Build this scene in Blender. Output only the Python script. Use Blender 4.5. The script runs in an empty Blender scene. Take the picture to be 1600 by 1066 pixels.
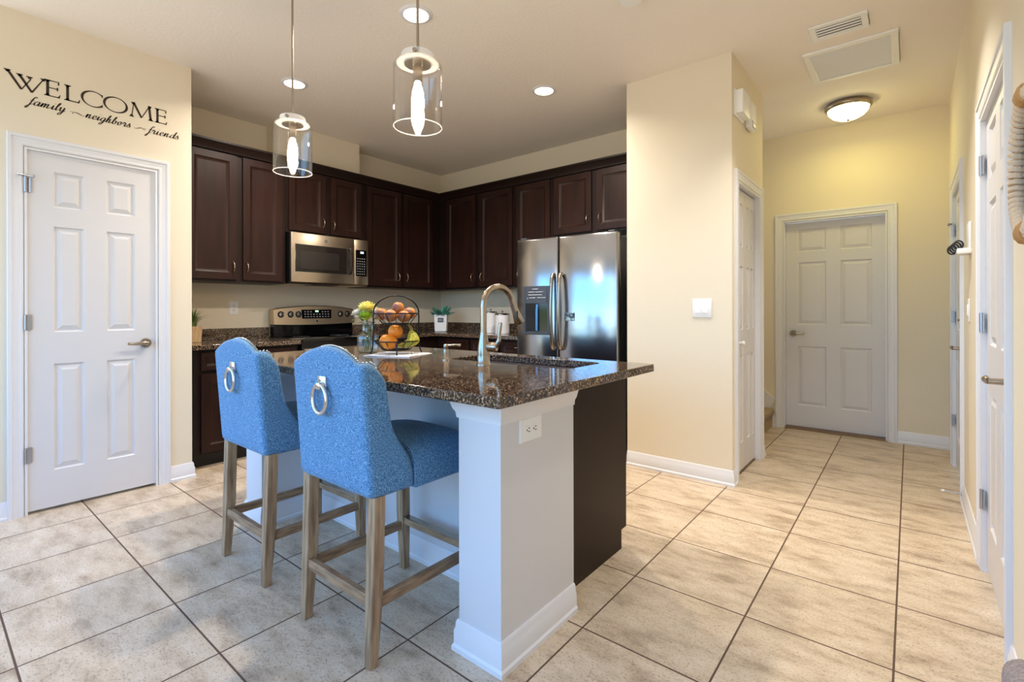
import bpy, bmesh, math, random
from mathutils import Vector, Matrix, Euler
R = math.radians
S = bpy.context.scene
COL = S.collection
random.seed(7)

# ------------------------------------------------------------------ camera
cd = bpy.data.cameras.new('camera'); cam = bpy.data.objects.new('camera', cd); COL.objects.link(cam)
cd.sensor_width = 36.0; cd.lens = 765.09/1600*36.0; cd.shift_y = -(533-483.0)/1600
cd.clip_start = 0.02; cd.clip_end = 200
cam.matrix_world = Matrix.Translation((0.965, -0.6857, 1.2077)) @ Euler((R(90), 0, 0.6825)).to_matrix().to_4x4() @ Matrix.Rotation(-0.0022, 4, 'Z')
S.camera = cam

# ------------------------------------------------------------------ exposure
S.view_settings.view_transform = 'Standard'; S.view_settings.look = 'None'
S.view_settings.gamma = 1.0; S.view_settings.use_curve_mapping = False
S.view_settings.exposure = 0.10
S.cycles.use_denoising = True
S.cycles.max_bounces = 10; S.cycles.diffuse_bounces = 7; S.cycles.transparent_max_bounces = 16
S.cycles.caustics_reflective = False; S.cycles.caustics_refractive = False
S.cycles.sample_clamp_indirect = 6.0

# ------------------------------------------------------------------ world: blue sky, clouds, lawn
SKY_STRENGTH = 5.3
w = bpy.data.worlds.new('sky'); S.world = w; w.use_nodes = True
nt = w.node_tree; nt.nodes.clear()
def wn(t, **k):
    n = nt.nodes.new(t)
    for a, b in k.items(): setattr(n, a, b)
    return n
tc = wn('ShaderNodeTexCoord'); sep = wn('ShaderNodeSeparateXYZ'); nt.links.new(tc.outputs['Generated'], sep.inputs[0])
rmp = wn('ShaderNodeValToRGB'); nt.links.new(sep.outputs['Z'], rmp.inputs[0])
el = rmp.color_ramp.elements; el[0].position = 0.0; el[0].color = (.42, .72, 1.0, 1); el[1].position = .6; el[1].color = (.10, .36, .95, 1)
e = rmp.color_ramp.elements.new(.12); e.color = (.17, .52, 1.0, 1)
mp = wn('ShaderNodeMapping'); mp.inputs['Scale'].default_value = (2.2, 2.2, 7.0); nt.links.new(tc.outputs['Generated'], mp.inputs[0])
ns = wn('ShaderNodeTexNoise'); ns.inputs['Scale'].default_value = 1.6; ns.inputs['Detail'].default_value = 6; nt.links.new(mp.outputs[0], ns.inputs[0])
cr = wn('ShaderNodeValToRGB'); nt.links.new(ns.outputs['Fac'], cr.inputs[0]); cr.color_ramp.elements[0].position = .47; cr.color_ramp.elements[1].position = .66
mx = wn('ShaderNodeMixRGB'); mx.inputs[2].default_value = (.58, .76, 1.0, 1); nt.links.new(cr.outputs[0], mx.inputs[0]); nt.links.new(rmp.outputs[0], mx.inputs[1])
gr = wn('ShaderNodeValToRGB'); nt.links.new(sep.outputs['Z'], gr.inputs[0])
g = gr.color_ramp.elements; g[0].position = 0; g[0].color = (0, 0, 0, 1); g[1].position = .01; g[1].color = (1, 1, 1, 1)
gl = wn('ShaderNodeValToRGB'); ma = wn('ShaderNodeMath', operation='ABSOLUTE'); nt.links.new(sep.outputs['Z'], ma.inputs[0]); nt.links.new(ma.outputs[0], gl.inputs[0])
g = gl.color_ramp.elements; g[0].position = 0.02; g[0].color = (.22, .30, .16, 1); g[1].position = .06; g[1].color = (.42, .42, .40, 1)
mg = wn('ShaderNodeMixRGB'); nt.links.new(gr.outputs[0], mg.inputs[0]); nt.links.new(gl.outputs[0], mg.inputs[1]); nt.links.new(mx.outputs[0], mg.inputs[2])
bg = wn('ShaderNodeBackground'); bg.inputs[1].default_value = SKY_STRENGTH; nt.links.new(mg.outputs[0], bg.inputs[0])
wo = wn('ShaderNodeOutputWorld'); nt.links.new(bg.outputs[0], wo.inputs[0])

LAMP = dict(can=25.0, hall=4.0)     # watts of the lamps
WARM = (1.0, .90, .79)

# ------------------------------------------------------------------ helpers
def lin(c):
    return tuple(((v/255)/12.92 if v/255 <= .04045 else ((v/255+.055)/1.055)**2.4) for v in c)+(1,)
def newmat(name):
    m = bpy.data.materials.new(name); m.use_nodes = True
    return m, m.node_tree, m.node_tree.nodes['Principled BSDF']
def link(nt, a, b): nt.links.new(a, b)
def mat(name, c, rough=.5, metal=0, bump=None, spec=.5, var=None, coat=0, aniso=0, sheen=0):
    """bump=(scale, strength, distance); var=(scale, second colour, low, high, mapping scale)"""
    m, t, b = newmat(name)
    b.inputs['Base Color'].default_value = lin(c); b.inputs['Roughness'].default_value = rough; b.inputs['Metallic'].default_value = metal
    b.inputs['Specular IOR Level'].default_value = spec; b.inputs['Coat Weight'].default_value = coat; b.inputs['Anisotropic'].default_value = aniso
    b.inputs['Sheen Weight'].default_value = sheen
    co = t.nodes.new('ShaderNodeTexCoord')
    if var:
        mp = t.nodes.new('ShaderNodeMapping'); mp.inputs['Scale'].default_value = var[4] if len(var) > 4 else (1, 1, 1)
        link(t, co.outputs['Object'], mp.inputs[0])
        n = t.nodes.new('ShaderNodeTexNoise'); n.inputs['Scale'].default_value = var[0]; n.inputs['Detail'].default_value = 5
        link(t, mp.outputs[0], n.inputs[0])
        r = t.nodes.new('ShaderNodeValToRGB'); link(t, n.outputs['Fac'], r.inputs[0])
        r.color_ramp.elements[0].position = var[2]; r.color_ramp.elements[0].color = lin(c)
        r.color_ramp.elements[1].position = var[3]; r.color_ramp.elements[1].color = lin(var[1])
        link(t, r.outputs[0], b.inputs['Base Color'])
    if bump:
        n = t.nodes.new('ShaderNodeTexNoise'); n.inputs['Scale'].default_value = bump[0]; n.inputs['Detail'].default_value = 3
        link(t, co.outputs['Object'], n.inputs[0])
        bp = t.nodes.new('ShaderNodeBump'); bp.inputs['Strength'].default_value = bump[1]; bp.inputs['Distance'].default_value = bump[2]
        link(t, n.outputs['Fac'], bp.inputs['Height']); link(t, bp.outputs[0], b.inputs['Normal'])
    return m
def emit(name, c, s):
    m, t, b = newmat(name)
    b.inputs['Base Color'].default_value = (.8, .8, .8, 1)
    b.inputs['Emission Color'].default_value = lin(c); b.inputs['Emission Strength'].default_value = s
    return m
def glassmat(name, tint=(1, 1, 1), edge=.9, rough=0.0, body=.04):
    """thin clear glass: mostly see-through, reflecting more at grazing angles"""
    m, t, b = newmat(name); t.nodes.remove(b)
    o = t.nodes['Material Output']
    tr = t.nodes.new('ShaderNodeBsdfTransparent'); tr.inputs[0].default_value = tint+(1,)
    gs = t.nodes.new('ShaderNodeBsdfGlossy'); gs.inputs['Roughness'].default_value = rough
    lw = t.nodes.new('ShaderNodeLayerWeight'); lw.inputs['Blend'].default_value = .35
    mm = t.nodes.new('ShaderNodeMapRange'); mm.inputs['To Min'].default_value = body; mm.inputs['To Max'].default_value = edge
    pw = t.nodes.new('ShaderNodeMath'); pw.operation = 'POWER'; pw.inputs[1].default_value = 2.0
    link(t, lw.outputs['Facing'], pw.inputs[0]); link(t, pw.outputs[0], mm.inputs['Value'])
    mix = t.nodes.new('ShaderNodeMixShader'); link(t, mm.outputs[0], mix.inputs[0]); link(t, tr.outputs[0], mix.inputs[1]); link(t, gs.outputs[0], mix.inputs[2])
    link(t, mix.outputs[0], o.inputs['Surface'])
    return m

class MB:
    def __init__(s): s.v = []; s.f = []
    def add(s, vs, fs):
        o = len(s.v); s.v += [tuple(v) for v in vs]; s.f += [tuple(i+o for i in f) for f in fs]; return s
    def box(s, x0, x1, y0, y1, z0, z1):
        return s.add([(x0,y0,z0),(x1,y0,z0),(x1,y1,z0),(x0,y1,z0),(x0,y0,z1),(x1,y0,z1),(x1,y1,z1),(x0,y1,z1)],
                     [(0,3,2,1),(4,5,6,7),(0,1,5,4),(1,2,6,5),(2,3,7,6),(3,0,4,7)])
    def hexa(s, bot, top):
        return s.add(list(bot)+list(top), [(0,3,2,1),(4,5,6,7),(0,1,5,4),(1,2,6,5),(2,3,7,6),(3,0,4,7)])
    def rbox(s, x0, x1, y0, y1, z0, z1, r=.01, seg=2):
        b = bmesh.new(); bmesh.ops.create_cube(b, size=1)
        for v in b.verts: v.co = Vector(((x0+x1)/2+v.co.x*(x1-x0), (y0+y1)/2+v.co.y*(y1-y0), (z0+z1)/2+v.co.z*(z1-z0)))
        bmesh.ops.bevel(b, geom=list(b.edges), offset=r, segments=seg, profile=.5, affect='EDGES')
        b.verts.ensure_lookup_table(); b.verts.index_update()
        s.add([v.co[:] for v in b.verts], [[v.index for v in f.verts] for f in b.faces]); b.free(); return s
    def cyl(s, p0, p1, r0, r1=None, n=16, caps=True):
        return s.tube([p0, p1], [r0, r0 if r1 is None else r1], n, caps)
    def tube(s, pts, r, n=8, caps=True, closed=False):
        pts = [Vector(p) for p in pts]; N = len(pts)
        rs = r if isinstance(r, (list, tuple)) else [r]*N
        ring = []; prev = None
        for i, p in enumerate(pts):
            a = pts[(i-1) % N] if (i > 0 or closed) else p; b = pts[(i+1) % N] if (i < N-1 or closed) else p
            t = (b-a).normalized()
            if prev is None:
                u = t.orthogonal().normalized()
            else:
                u = (prev-t*prev.dot(t)); u = u.normalized() if u.length > 1e-6 else t.orthogonal().normalized()
            prev = u; v = t.cross(u)
            ring.append([p+(u*math.cos(2*math.pi*k/n)+v*math.sin(2*math.pi*k/n))*rs[i] for k in range(n)])
        vs = [q for rr in ring for q in rr]; fs = []
        for i in range(N if closed else N-1):
            j = (i+1) % N
            for k in range(n):
                fs.append((i*n+k, i*n+(k+1) % n, j*n+(k+1) % n, j*n+k))
        if caps and not closed:
            fs.append(tuple(range(n-1, -1, -1))); fs.append(tuple((N-1)*n+k for k in range(n)))
        return s.add(vs, fs)
    def lathe(s, prof, c, n=24, axis='Z', sq=None):
        """prof: (radius, height) along axis from c; axis X: rotates about the X direction"""
        vs = []; fs = []
        for r, h in prof:
            for k in range(n):
                a = 2*math.pi*k/n; x, y = r*math.cos(a), r*math.sin(a)
                if sq: x, y = x*sq[0], y*sq[1]
                q = {'Z': (x, y, h), 'X': (h, x, y), 'Y': (x, h, y)}[axis]
                vs.append((c[0]+q[0], c[1]+q[1], c[2]+q[2]))
        for i in range(len(prof)-1):
            for k in range(n): fs.append((i*n+k, i*n+(k+1) % n, (i+1)*n+(k+1) % n, (i+1)*n+k))
        if prof[0][0] > 1e-5: fs.append(tuple(range(n-1, -1, -1)))
        if prof[-1][0] > 1e-5: fs.append(tuple((len(prof)-1)*n+k for k in range(n)))
        return s.add(vs, fs)
    def ball(s, c, r, n=16, m=10, sc=(1, 1, 1), rot=None):
        vs = []; fs = []
        for i in range(m+1):
            th = math.pi*i/m
            for k in range(n):
                a = 2*math.pi*k/n
                p = Vector((r*math.sin(th)*math.cos(a)*sc[0], r*math.sin(th)*math.sin(a)*sc[1], r*math.cos(th)*sc[2]))
                if rot: p = rot @ p
                vs.append(Vector(c)+p)
        for i in range(m):
            for k in range(n): fs.append((i*n+k, (i+1)*n+k, (i+1)*n+(k+1) % n, i*n+(k+1) % n))
        return s.add(vs, fs)
    def torus(s, c, Rr, r, axis='Z', n=32, m=8, sc=1.0):
        pts = []
        for k in range(n):
            a = 2*math.pi*k/n; x, y = Rr*math.cos(a), Rr*math.sin(a)*sc
            q = {'Z': (x, y, 0), 'X': (0, x, y), 'Y': (x, 0, y)}[axis]
            pts.append((c[0]+q[0], c[1]+q[1], c[2]+q[2]))
        return s.tube(pts, r, m, closed=True)
    def sweep(s, path, prof, side=1, closed=False):
        """sweep a (offset, z) profile along a 2-D path with mitred corners; offset points to the right of travel for side=1"""
        P = [Vector(p) for p in path]; N = len(P); rings = []
        for i, p in enumerate(P):
            d0 = (p-P[i-1]).normalized() if (i > 0 or closed) else None
            d1 = (P[(i+1) % N]-p).normalized() if (i < N-1 or closed) else None
            nr = lambda d: Vector((d.y, -d.x))*side
            if d0 is None: n = nr(d1); k = 1
            elif d1 is None: n = nr(d0); k = 1
            else:
                n = (nr(d0)+nr(d1)).normalized(); k = 1/max(.2, n.dot(nr(d0)))
            rings.append([(p.x+n.x*k*o, p.y+n.y*k*o, z) for o, z in prof])
        m = len(prof); vs = [q for r in rings for q in r]; fs = []
        for i in range(N if closed else N-1):
            j = (i+1) % N
            for k in range(m): fs.append((i*m+k, j*m+k, j*m+(k+1) % m, i*m+(k+1) % m))
        if not closed:
            fs.append(tuple(range(m))); fs.append(tuple((N-1)*m+k for k in range(m-1, -1, -1)))
        return s.add(vs, fs)
    def panelled(s, fn, u0, u1, v0, v1, th, panels, prof):
        """slab whose front (w=0) carries recessed panels; fn maps (u, v, w) into the room"""
        us = sorted({u0, u1, *[p[0] for p in panels], *[p[1] for p in panels]})
        vs_ = sorted({v0, v1, *[p[2] for p in panels], *[p[3] for p in panels]})
        q = lambda *pts: s.add([fn(*p) for p in pts], [tuple(range(len(pts)))])
        for a, b in zip(us, us[1:]):
            for c, d in zip(vs_, vs_[1:]):
                mu, mv = (a+b)/2, (c+d)/2
                if any(p[0] < mu < p[1] and p[2] < mv < p[3] for p in panels): continue
                q((a,c,0),(b,c,0),(b,d,0),(a,d,0))
        for p in panels:
            pr = [(0, 0)]+list(prof)
            for (i0, w0), (i1, w1) in zip(pr, pr[1:]):
                A = [(p[0]+i0,p[2]+i0,w0),(p[1]-i0,p[2]+i0,w0),(p[1]-i0,p[3]-i0,w0),(p[0]+i0,p[3]-i0,w0)]
                B = [(p[0]+i1,p[2]+i1,w1),(p[1]-i1,p[2]+i1,w1),(p[1]-i1,p[3]-i1,w1),(p[0]+i1,p[3]-i1,w1)]
                for k in range(4): q(A[k], A[(k+1) % 4], B[(k+1) % 4], B[k])
            q(*B)
        C = [(u0,v0),(u1,v0),(u1,v1),(u0,v1)]
        for k in range(4):
            a, b = C[k], C[(k+1) % 4]; q((*a,0),(*a,-th),(*b,-th),(*b,0))
        q(*[(*c,-th) for c in reversed(C)])
        return s
    def build(s, name, m, parent=None, smooth=None, bevel=None, sub=0, weld=True):
        me = bpy.data.meshes.new(name); o = bpy.data.objects.new(name, me); COL.objects.link(o)
        off = Vector((0, 0, 0)); p = parent
        while p is not None: off += p.location; p = p.parent
        me.from_pydata([tuple(Vector(v)-off) for v in s.v], [], s.f)
        b = bmesh.new(); b.from_mesh(me)
        if weld: bmesh.ops.remove_doubles(b, verts=b.verts, dist=1e-5)
        bmesh.ops.recalc_face_normals(b, faces=b.faces)
        b.to_mesh(me); b.free()
        if m is not None:
            for mm in (m if isinstance(m, (list, tuple)) else [m]): me.materials.append(mm)
        if bevel:
            d = o.modifiers.new('bevel', 'BEVEL'); d.width = bevel; d.segments = 2; d.limit_method = 'ANGLE'; d.angle_limit = R(40)
        if sub:
            d = o.modifiers.new('sub', 'SUBSURF'); d.levels = sub; d.render_levels = sub
        if smooth is not None or sub or bevel:
            me.shade_smooth()
            if not sub: me.set_sharp_from_angle(angle=R(smooth or 40))
        if parent is not None: o.parent = parent
        return o
def thing(name, label, cat, loc=(0, 0, 0), group=None):
    o = bpy.data.objects.new(name, None); COL.objects.link(o); o.location = loc; o.empty_display_size = .05
    o['label'] = label; o['category'] = cat
    if group: o['group'] = group
    return o
def tag(o, label, cat, group=None):
    o['label'] = label; o['category'] = cat
    if group: o['group'] = group
    return o
def struct(o): o['kind'] = 'structure'; return o
def lab(o, t): o['label'] = t; return o
def sempty(name, loc):
    o = bpy.data.objects.new(name, None); COL.objects.link(o); o.location = loc; o.empty_display_size = .05; o['kind'] = 'structure'; return o
def copy_tree(o, parent=None):
    c = o.copy(); COL.objects.link(c); c.parent = parent
    for ch in o.children: copy_tree(ch, c)
    return c
def catmull(P, n=8, closed=False):
    P = [Vector(p) for p in P]; out = []; N = len(P)
    rng = range(N if closed else N-1)
    for i in rng:
        g = lambda k: P[k % N] if closed else P[max(0, min(N-1, k))]
        a, b, c, d = g(i-1), g(i), g(i+1), g(i+2)
        for k in range(n):
            t = k/n
            out.append(.5*((2*b)+(c-a)*t+(2*a-5*b+4*c-d)*t*t+(3*b-a-3*c+d)*t**3))
    if not closed: out.append(P[-1])
    return out

# ------------------------------------------------------------------ materials
M = {}
M['paint'] = mat('wall_paint', (228, 217, 195), .75, bump=(90, .12, .004))
M['ceiling'] = mat('knockdown_ceiling', (240, 232, 222), .9, bump=(55, .35, .006))
M['white'] = mat('white_trim_paint', (224, 224, 227), .38)
M['white_wall'] = mat('white_wall_paint', (214, 213, 215), .55, bump=(90, .08, .003))
M['door'] = mat('white_door_paint', (214, 212, 213), .42)
M['plastic'] = mat('white_plastic', (238, 238, 236), .35)
M['slot'] = mat('dark_slot', (40, 36, 34), .5)
M['cab'] = mat('espresso_wood', (45, 22, 15), .42, spec=.28, var=(3.0, (30, 13, 8), .35, .7, (6, 6, .8)))
M['cab_dark'] = mat('espresso_wood_frame', (28, 14, 10), .42, spec=.28)
M['toe'] = mat('toe_kick_black', (22, 14, 12), .5)
M['nickel'] = mat('brushed_nickel', (172, 160, 144), .24, 1)
M['chrome'] = mat('polished_chrome', (215, 215, 215), .12, 1)
M['hinge'] = mat('steel_hinge', (185, 185, 190), .35, 1)
M['steel'] = mat('stainless_steel', (172, 172, 174), .16, 1, bump=(2.2, .22, .012))
M['steel_warm'] = mat('stainless_panel', (205, 190, 168), .3, 1)
M['fridge_side'] = mat('fridge_side_dark_grey', (52, 54, 58), .45)
M['black'] = mat('black_plastic', (14, 14, 16), .3)
M['gloss_black'] = mat('black_glass', (8, 8, 10), .06)
M['dark_glass'] = mat('dark_oven_glass', (34, 30, 28), .07)
M['carpet'] = mat('beige_carpet', (176, 152, 120), .95, bump=(260, .6, .01))
M['brass_wood'] = mat('brown_threshold', (112, 84, 60), .5)
M['wire'] = mat('black_wire', (34, 32, 32), .4, .6)
M['bulb'] = emit('lit_filament_bulb', (255, 238, 208), 130.0)
M['lens'] = emit('lit_downlight_lens', (255, 232, 200), 14.0)
M['dome'] = emit('lit_frosted_dome', (255, 240, 170), 9.0)
M['clear'] = glassmat('clear_glass', (.97, .96, .95), .75, 0, .05)
M['clear_top'] = glassmat('clear_glass_shoulder', (.95, .93, .90), .85, .05, .30)
def glow_glass(name):
    m, t, b = newmat(name); t.nodes.remove(b); o = t.nodes['Material Output']
    tr = t.nodes.new('ShaderNodeBsdfTransparent'); df = t.nodes.new('ShaderNodeBsdfTranslucent'); d2 = t.nodes.new('ShaderNodeBsdfDiffuse')
    a = t.nodes.new('ShaderNodeMixShader'); b2 = t.nodes.new('ShaderNodeMixShader'); b2.inputs[0].default_value = .45
    link(t, df.outputs[0], a.inputs[1]); link(t, d2.outputs[0], a.inputs[2]); link(t, tr.outputs[0], b2.inputs[1]); link(t, a.outputs[0], b2.inputs[2]); link(t, b2.outputs[0], o.inputs['Surface'])
    return m
M['glow_glass'] = glow_glass('whitened_clear_glass')  # white translucency stands in for light caught in the clear pendant glass
M['vase_glass'] = glassmat('pale_glass', (.86, .93, .93), .9, .03, .14)
M['mirror'] = mat('mirror_glass', (225, 228, 228), .02, 1)
M['rope'] = mat('cream_rope', (222, 200, 172), .8, bump=(180, .4, .01))
M['jute'] = mat('tan_knot', (196, 150, 96), .85, bump=(180, .5, .01))
M['decal'] = mat('dark_brown_vinyl', (44, 30, 20), .5)
M['decal_grey'] = mat('grey_vinyl', (140, 124, 104), .6)
M['grey_fabric'] = mat('grey_boucle', (172, 160, 156), .95, bump=(220, .8, .01), var=(120, (146, 134, 132), .4, .65))

def tile_floor():
    m, t, b = newmat('travertine_tile')
    N = t.nodes.new; T = .4602
    co = N('ShaderNodeTexCoord'); sp = N('ShaderNodeSeparateXYZ'); link(t, co.outputs['Object'], sp.inputs[0])
    def mth(op, a, bb=None):
        n = N('ShaderNodeMath'); n.operation = op
        for i, x in enumerate((a, bb)):
            if x is None: continue
            if isinstance(x, (int, float)): n.inputs[i].default_value = x
            else: link(t, x, n.inputs[i])
        return n.outputs[0]
    ds = []; ids = []
    for ax in 'XY':
        u = mth('DIVIDE', sp.outputs[ax], T); ids.append(mth('FLOOR', u))
        f = mth('FRACT', u); ds.append(mth('MINIMUM', f, mth('SUBTRACT', 1.0, f)))
    d = mth('MINIMUM', ds[0], ds[1])
    grout = N('ShaderNodeMapRange'); link(t, d, grout.inputs['Value']); grout.inputs['From Min'].default_value = .0058; grout.inputs['From Max'].default_value = .0088
    cid = N('ShaderNodeCombineXYZ'); link(t, ids[0], cid.inputs[0]); link(t, ids[1], cid.inputs[1])
    wnz = N('ShaderNodeTexWhiteNoise'); link(t, cid.outputs[0], wnz.inputs['Vector'])
    sc = N('ShaderNodeVectorMath'); sc.operation = 'SCALE'; sc.inputs['Scale'].default_value = 9.0; link(t, wnz.outputs['Color'], sc.inputs[0])
    ad = N('ShaderNodeVectorMath'); link(t, co.outputs['Object'], ad.inputs[0]); link(t, sc.outputs[0], ad.inputs[1])
    def noise(scale, mp, det=6, rough=.6):
        k = N('ShaderNodeMapping'); k.inputs['Scale'].default_value = mp; link(t, ad.outputs[0], k.inputs[0])
        n = N('ShaderNodeTexNoise'); n.inputs['Scale'].default_value = scale; n.inputs['Detail'].default_value = det; n.inputs['Roughness'].default_value = rough
        link(t, k.outputs[0], n.inputs[0]); return n.outputs['Fac']
    r = N('ShaderNodeValToRGB'); link(t, noise(5.0, (1, 2.4, 1), 9, .68), r.inputs[0]); e = r.color_ramp.elements
    e[0].position = .30; e[0].color = lin((158, 136, 112)); e[1].position = .72; e[1].color = lin((222, 206, 184))
    x = e.new(.5); x.color = lin((204, 184, 158))
    r2 = N('ShaderNodeValToRGB'); link(t, noise(105, (1, 1.5, 1), 3, .7), r2.inputs[0]); e = r2.color_ramp.elements
    e[0].position = .36; e[0].color = lin((150, 136, 124)); e[1].position = .46; e[1].color = (1, 1, 1, 1)
    mu = N('ShaderNodeMixRGB'); mu.blend_type = 'MULTIPLY'; mu.inputs[0].default_value = .55; link(t, r.outputs[0], mu.inputs[1]); link(t, r2.outputs[0], mu.inputs[2])
    mg = N('ShaderNodeMixRGB'); link(t, grout.outputs[0], mg.inputs[0]); mg.inputs[1].default_value = lin((92, 70, 54)); link(t, mu.outputs[0], mg.inputs[2])
    link(t, mg.outputs[0], b.inputs['Base Color'])
    rr = N('ShaderNodeMapRange'); link(t, grout.outputs[0], rr.inputs['Value']); rr.inputs['To Min'].default_value = .9; rr.inputs['To Max'].default_value = .36; link(t, rr.outputs[0], b.inputs['Roughness'])
    bp = N('ShaderNodeBump'); bp.inputs['Strength'].default_value = .25; bp.inputs['Distance'].default_value = .003
    hh = mth('ADD', mth('MULTIPLY', grout.outputs[0], 1.0), mth('MULTIPLY', noise(30, (1, 1.7, 1), 3), .35))
    link(t, hh, bp.inputs['Height']); link(t, bp.outputs[0], b.inputs['Normal'])
    return m
M['tile'] = tile_floor()

def granite():
    m, t, b = newmat('brown_granite'); N = t.nodes.new
    co = N('ShaderNodeTexCoord')
    n1 = N('ShaderNodeTexNoise'); n1.inputs['Scale'].default_value = 120; n1.inputs['Detail'].default_value = 4; n1.inputs['Roughness'].default_value = .7; link(t, co.outputs['Object'], n1.inputs[0])
    v = N('ShaderNodeTexVoronoi'); v.inputs['Scale'].default_value = 160; link(t, co.outputs['Object'], v.inputs[0])
    n2 = N('ShaderNodeTexNoise'); n2.inputs['Scale'].default_value = 9; n2.inputs['Detail'].default_value = 4; link(t, co.outputs['Object'], n2.inputs[0])
    r = N('ShaderNodeValToRGB'); link(t, n1.outputs['Fac'], r.inputs[0]); e = r.color_ramp.elements
    e[0].position = .38; e[0].color = lin((16, 14, 14)); e[1].position = .66; e[1].color = lin((198, 184, 166))
    for p, c in ((.455, (52, 42, 36)), (.53, (104, 82, 64)), (.59, (150, 126, 104))): x = e.new(p); x.color = lin(c)
    r2 = N('ShaderNodeValToRGB'); link(t, v.outputs['Color'], r2.inputs[0]); e = r2.color_ramp.elements
    e[0].position = .22; e[0].color = (.12, .11, .11, 1); e[1].position = .45; e[1].color = (1, 1, 1, 1)
    mu = N('ShaderNodeMixRGB'); mu.blend_type = 'MULTIPLY'; mu.inputs[0].default_value = .85; link(t, r.outputs[0], mu.inputs[1]); link(t, r2.outputs[0], mu.inputs[2])
    link(t, mu.outputs[0], b.inputs['Base Color']); b.inputs['Roughness'].default_value = .06; b.inputs['Specular IOR Level'].default_value = .6
    return m
M['granite'] = granite()

def tweed(name, c1, c2, c3):
    m, t, b = newmat(name); N = t.nodes.new
    co = N('ShaderNodeTexCoord')
    n = N('ShaderNodeTexNoise'); n.inputs['Scale'].default_value = 230; n.inputs['Detail'].default_value = 3; n.inputs['Roughness'].default_value = .8; link(t, co.outputs['Object'], n.inputs[0])
    r = N('ShaderNodeValToRGB'); link(t, n.outputs['Fac'], r.inputs[0]); e = r.color_ramp.elements
    e[0].position = .34; e[0].color = lin(c1); e[1].position = .66; e[1].color = lin(c3); x = e.new(.5); x.color = lin(c2)
    link(t, r.outputs[0], b.inputs['Base Color']); b.inputs['Roughness'].default_value = .95; b.inputs['Sheen Weight'].default_value = .15
    bp = N('ShaderNodeBump'); bp.inputs['Strength'].default_value = .35; bp.inputs['Distance'].default_value = .002; link(t, n.outputs['Fac'], bp.inputs['Height']); link(t, bp.outputs[0], b.inputs['Normal'])
    return m
M['tweed'] = tweed('blue_tweed', (26, 66, 108), (76, 130, 176), (146, 186, 216))
M['oak'] = mat('weathered_oak', (176, 146, 112), .55, var=(7, (128, 98, 70), .38, .70, (9, 9, .9)), bump=(60, .2, .003))
M['oak_rail'] = mat('weathered_oak_rail', (166, 134, 100), .55, var=(8, (118, 88, 62), .38, .70, (1.2, 1.2, 8)), bump=(60, .2, .003))

# ------------------------------------------------------------------ room shell
CZ = 2.95          # ceiling height
XP = -3.06         # pantry wall face
XK = -3.80         # range wall face
YF = 3.70          # fridge wall face
YS = 2.83; XS0, XS1 = -.74, .03; YS1 = 3.72   # closet block between kitchen and hall
YH = 4.90          # hall end wall
XR = 1.225         # long wall on the hall side
YB = -1.9          # rear wall of the living room
XL = -7.0
struct(MB().box(XL-.1, XR+.1, YB-.1, 5.1, -.12, 0).build('floor', M['tile']))
struct(MB().box(XL-.1, XR+.1, YB-.1, 5.1, CZ, CZ+.12).build('ceiling', M['ceiling']))
def wall_x(name, x0, x1, y0, y1, holes=(), m=None, z1=None):
    """wall slab between x0 and x1 running along Y with rectangular holes (y0, y1, z0, z1)"""
    mb = MB(); z1 = z1 or CZ
    ys = sorted({y0, y1, *[h[0] for h in holes], *[h[1] for h in holes]}); zs = sorted({0, z1, *[h[2] for h in holes], *[h[3] for h in holes]})
    for a, b in zip(ys, ys[1:]):
        for c, d in zip(zs, zs[1:]):
            if not any(h[0] < (a+b)/2 < h[1] and h[2] < (c+d)/2 < h[3] for h in holes): mb.box(x0, x1, a, b, c, d)
    return struct(mb.build(name, m or M['paint']))
def wall_y(name, y0, y1, x0, x1, holes=(), m=None):
    mb = MB()
    xs = sorted({x0, x1, *[h[0] for h in holes], *[h[1] for h in holes]}); zs = sorted({0, CZ, *[h[2] for h in holes], *[h[3] for h in holes]})
    for a, b in zip(xs, xs[1:]):
        for c, d in zip(zs, zs[1:]):
            if not any(h[0] < (a+b)/2 < h[1] and h[2] < (c+d)/2 < h[3] for h in holes): mb.box(a, b, y0, y1, c, d)
    return struct(mb.build(name, m or M['paint']))
PD = (-.262, .392, 0, 2.165)           # pantry door opening
wall_x('wall_pantry', XP-.11, XP, -.375, .60, [PD])
wall_y('wall_pantry_side', .49, .60, XK, XP-.11)
wall_y('wall_pantry_return', -.375, -.265, -5.2, XP-.11)
wall_x('wall_kitchen', XK-.1, XK, .49, YF)
wall_y('wall_fridge', YF, YF+.1, XK-.1, XS0)
struct(MB().box(XK, -3.57, 1.47, 2.33, 2.62, CZ).build('wall_vent_chase', M['paint']))
wall_y('wall_closet', YS, YS+.1, XS0, XS1)
wall_x('wall_alcove', XS0, XS0+.1, YS+.1, YF)
BD = (2.96, 3.60, 0, 2.10)             # bifold opening
wall_x('wall_hall', XS1-.1, XS1, YS+.1, YS1, [BD])
wall_y('wall_closet_back', YS1-.1, YS1, XS0, XS1-.1)
HD = (-.03, .805, 0, 2.085)
wall_y('wall_hall_end', YH, YH+.12, -2.6, XR, [HD])
wall_y('wall_stairwell', YS1, YS1+.02, -2.6, XS0)
RD1 = (1.66, 2.43, 0, 2.075); RD2 = (3.52, 4.36, 0, 2.07)
wall_x('wall_right', XR, XR+.12, YB, YH+.12, [RD1, RD2])
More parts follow.
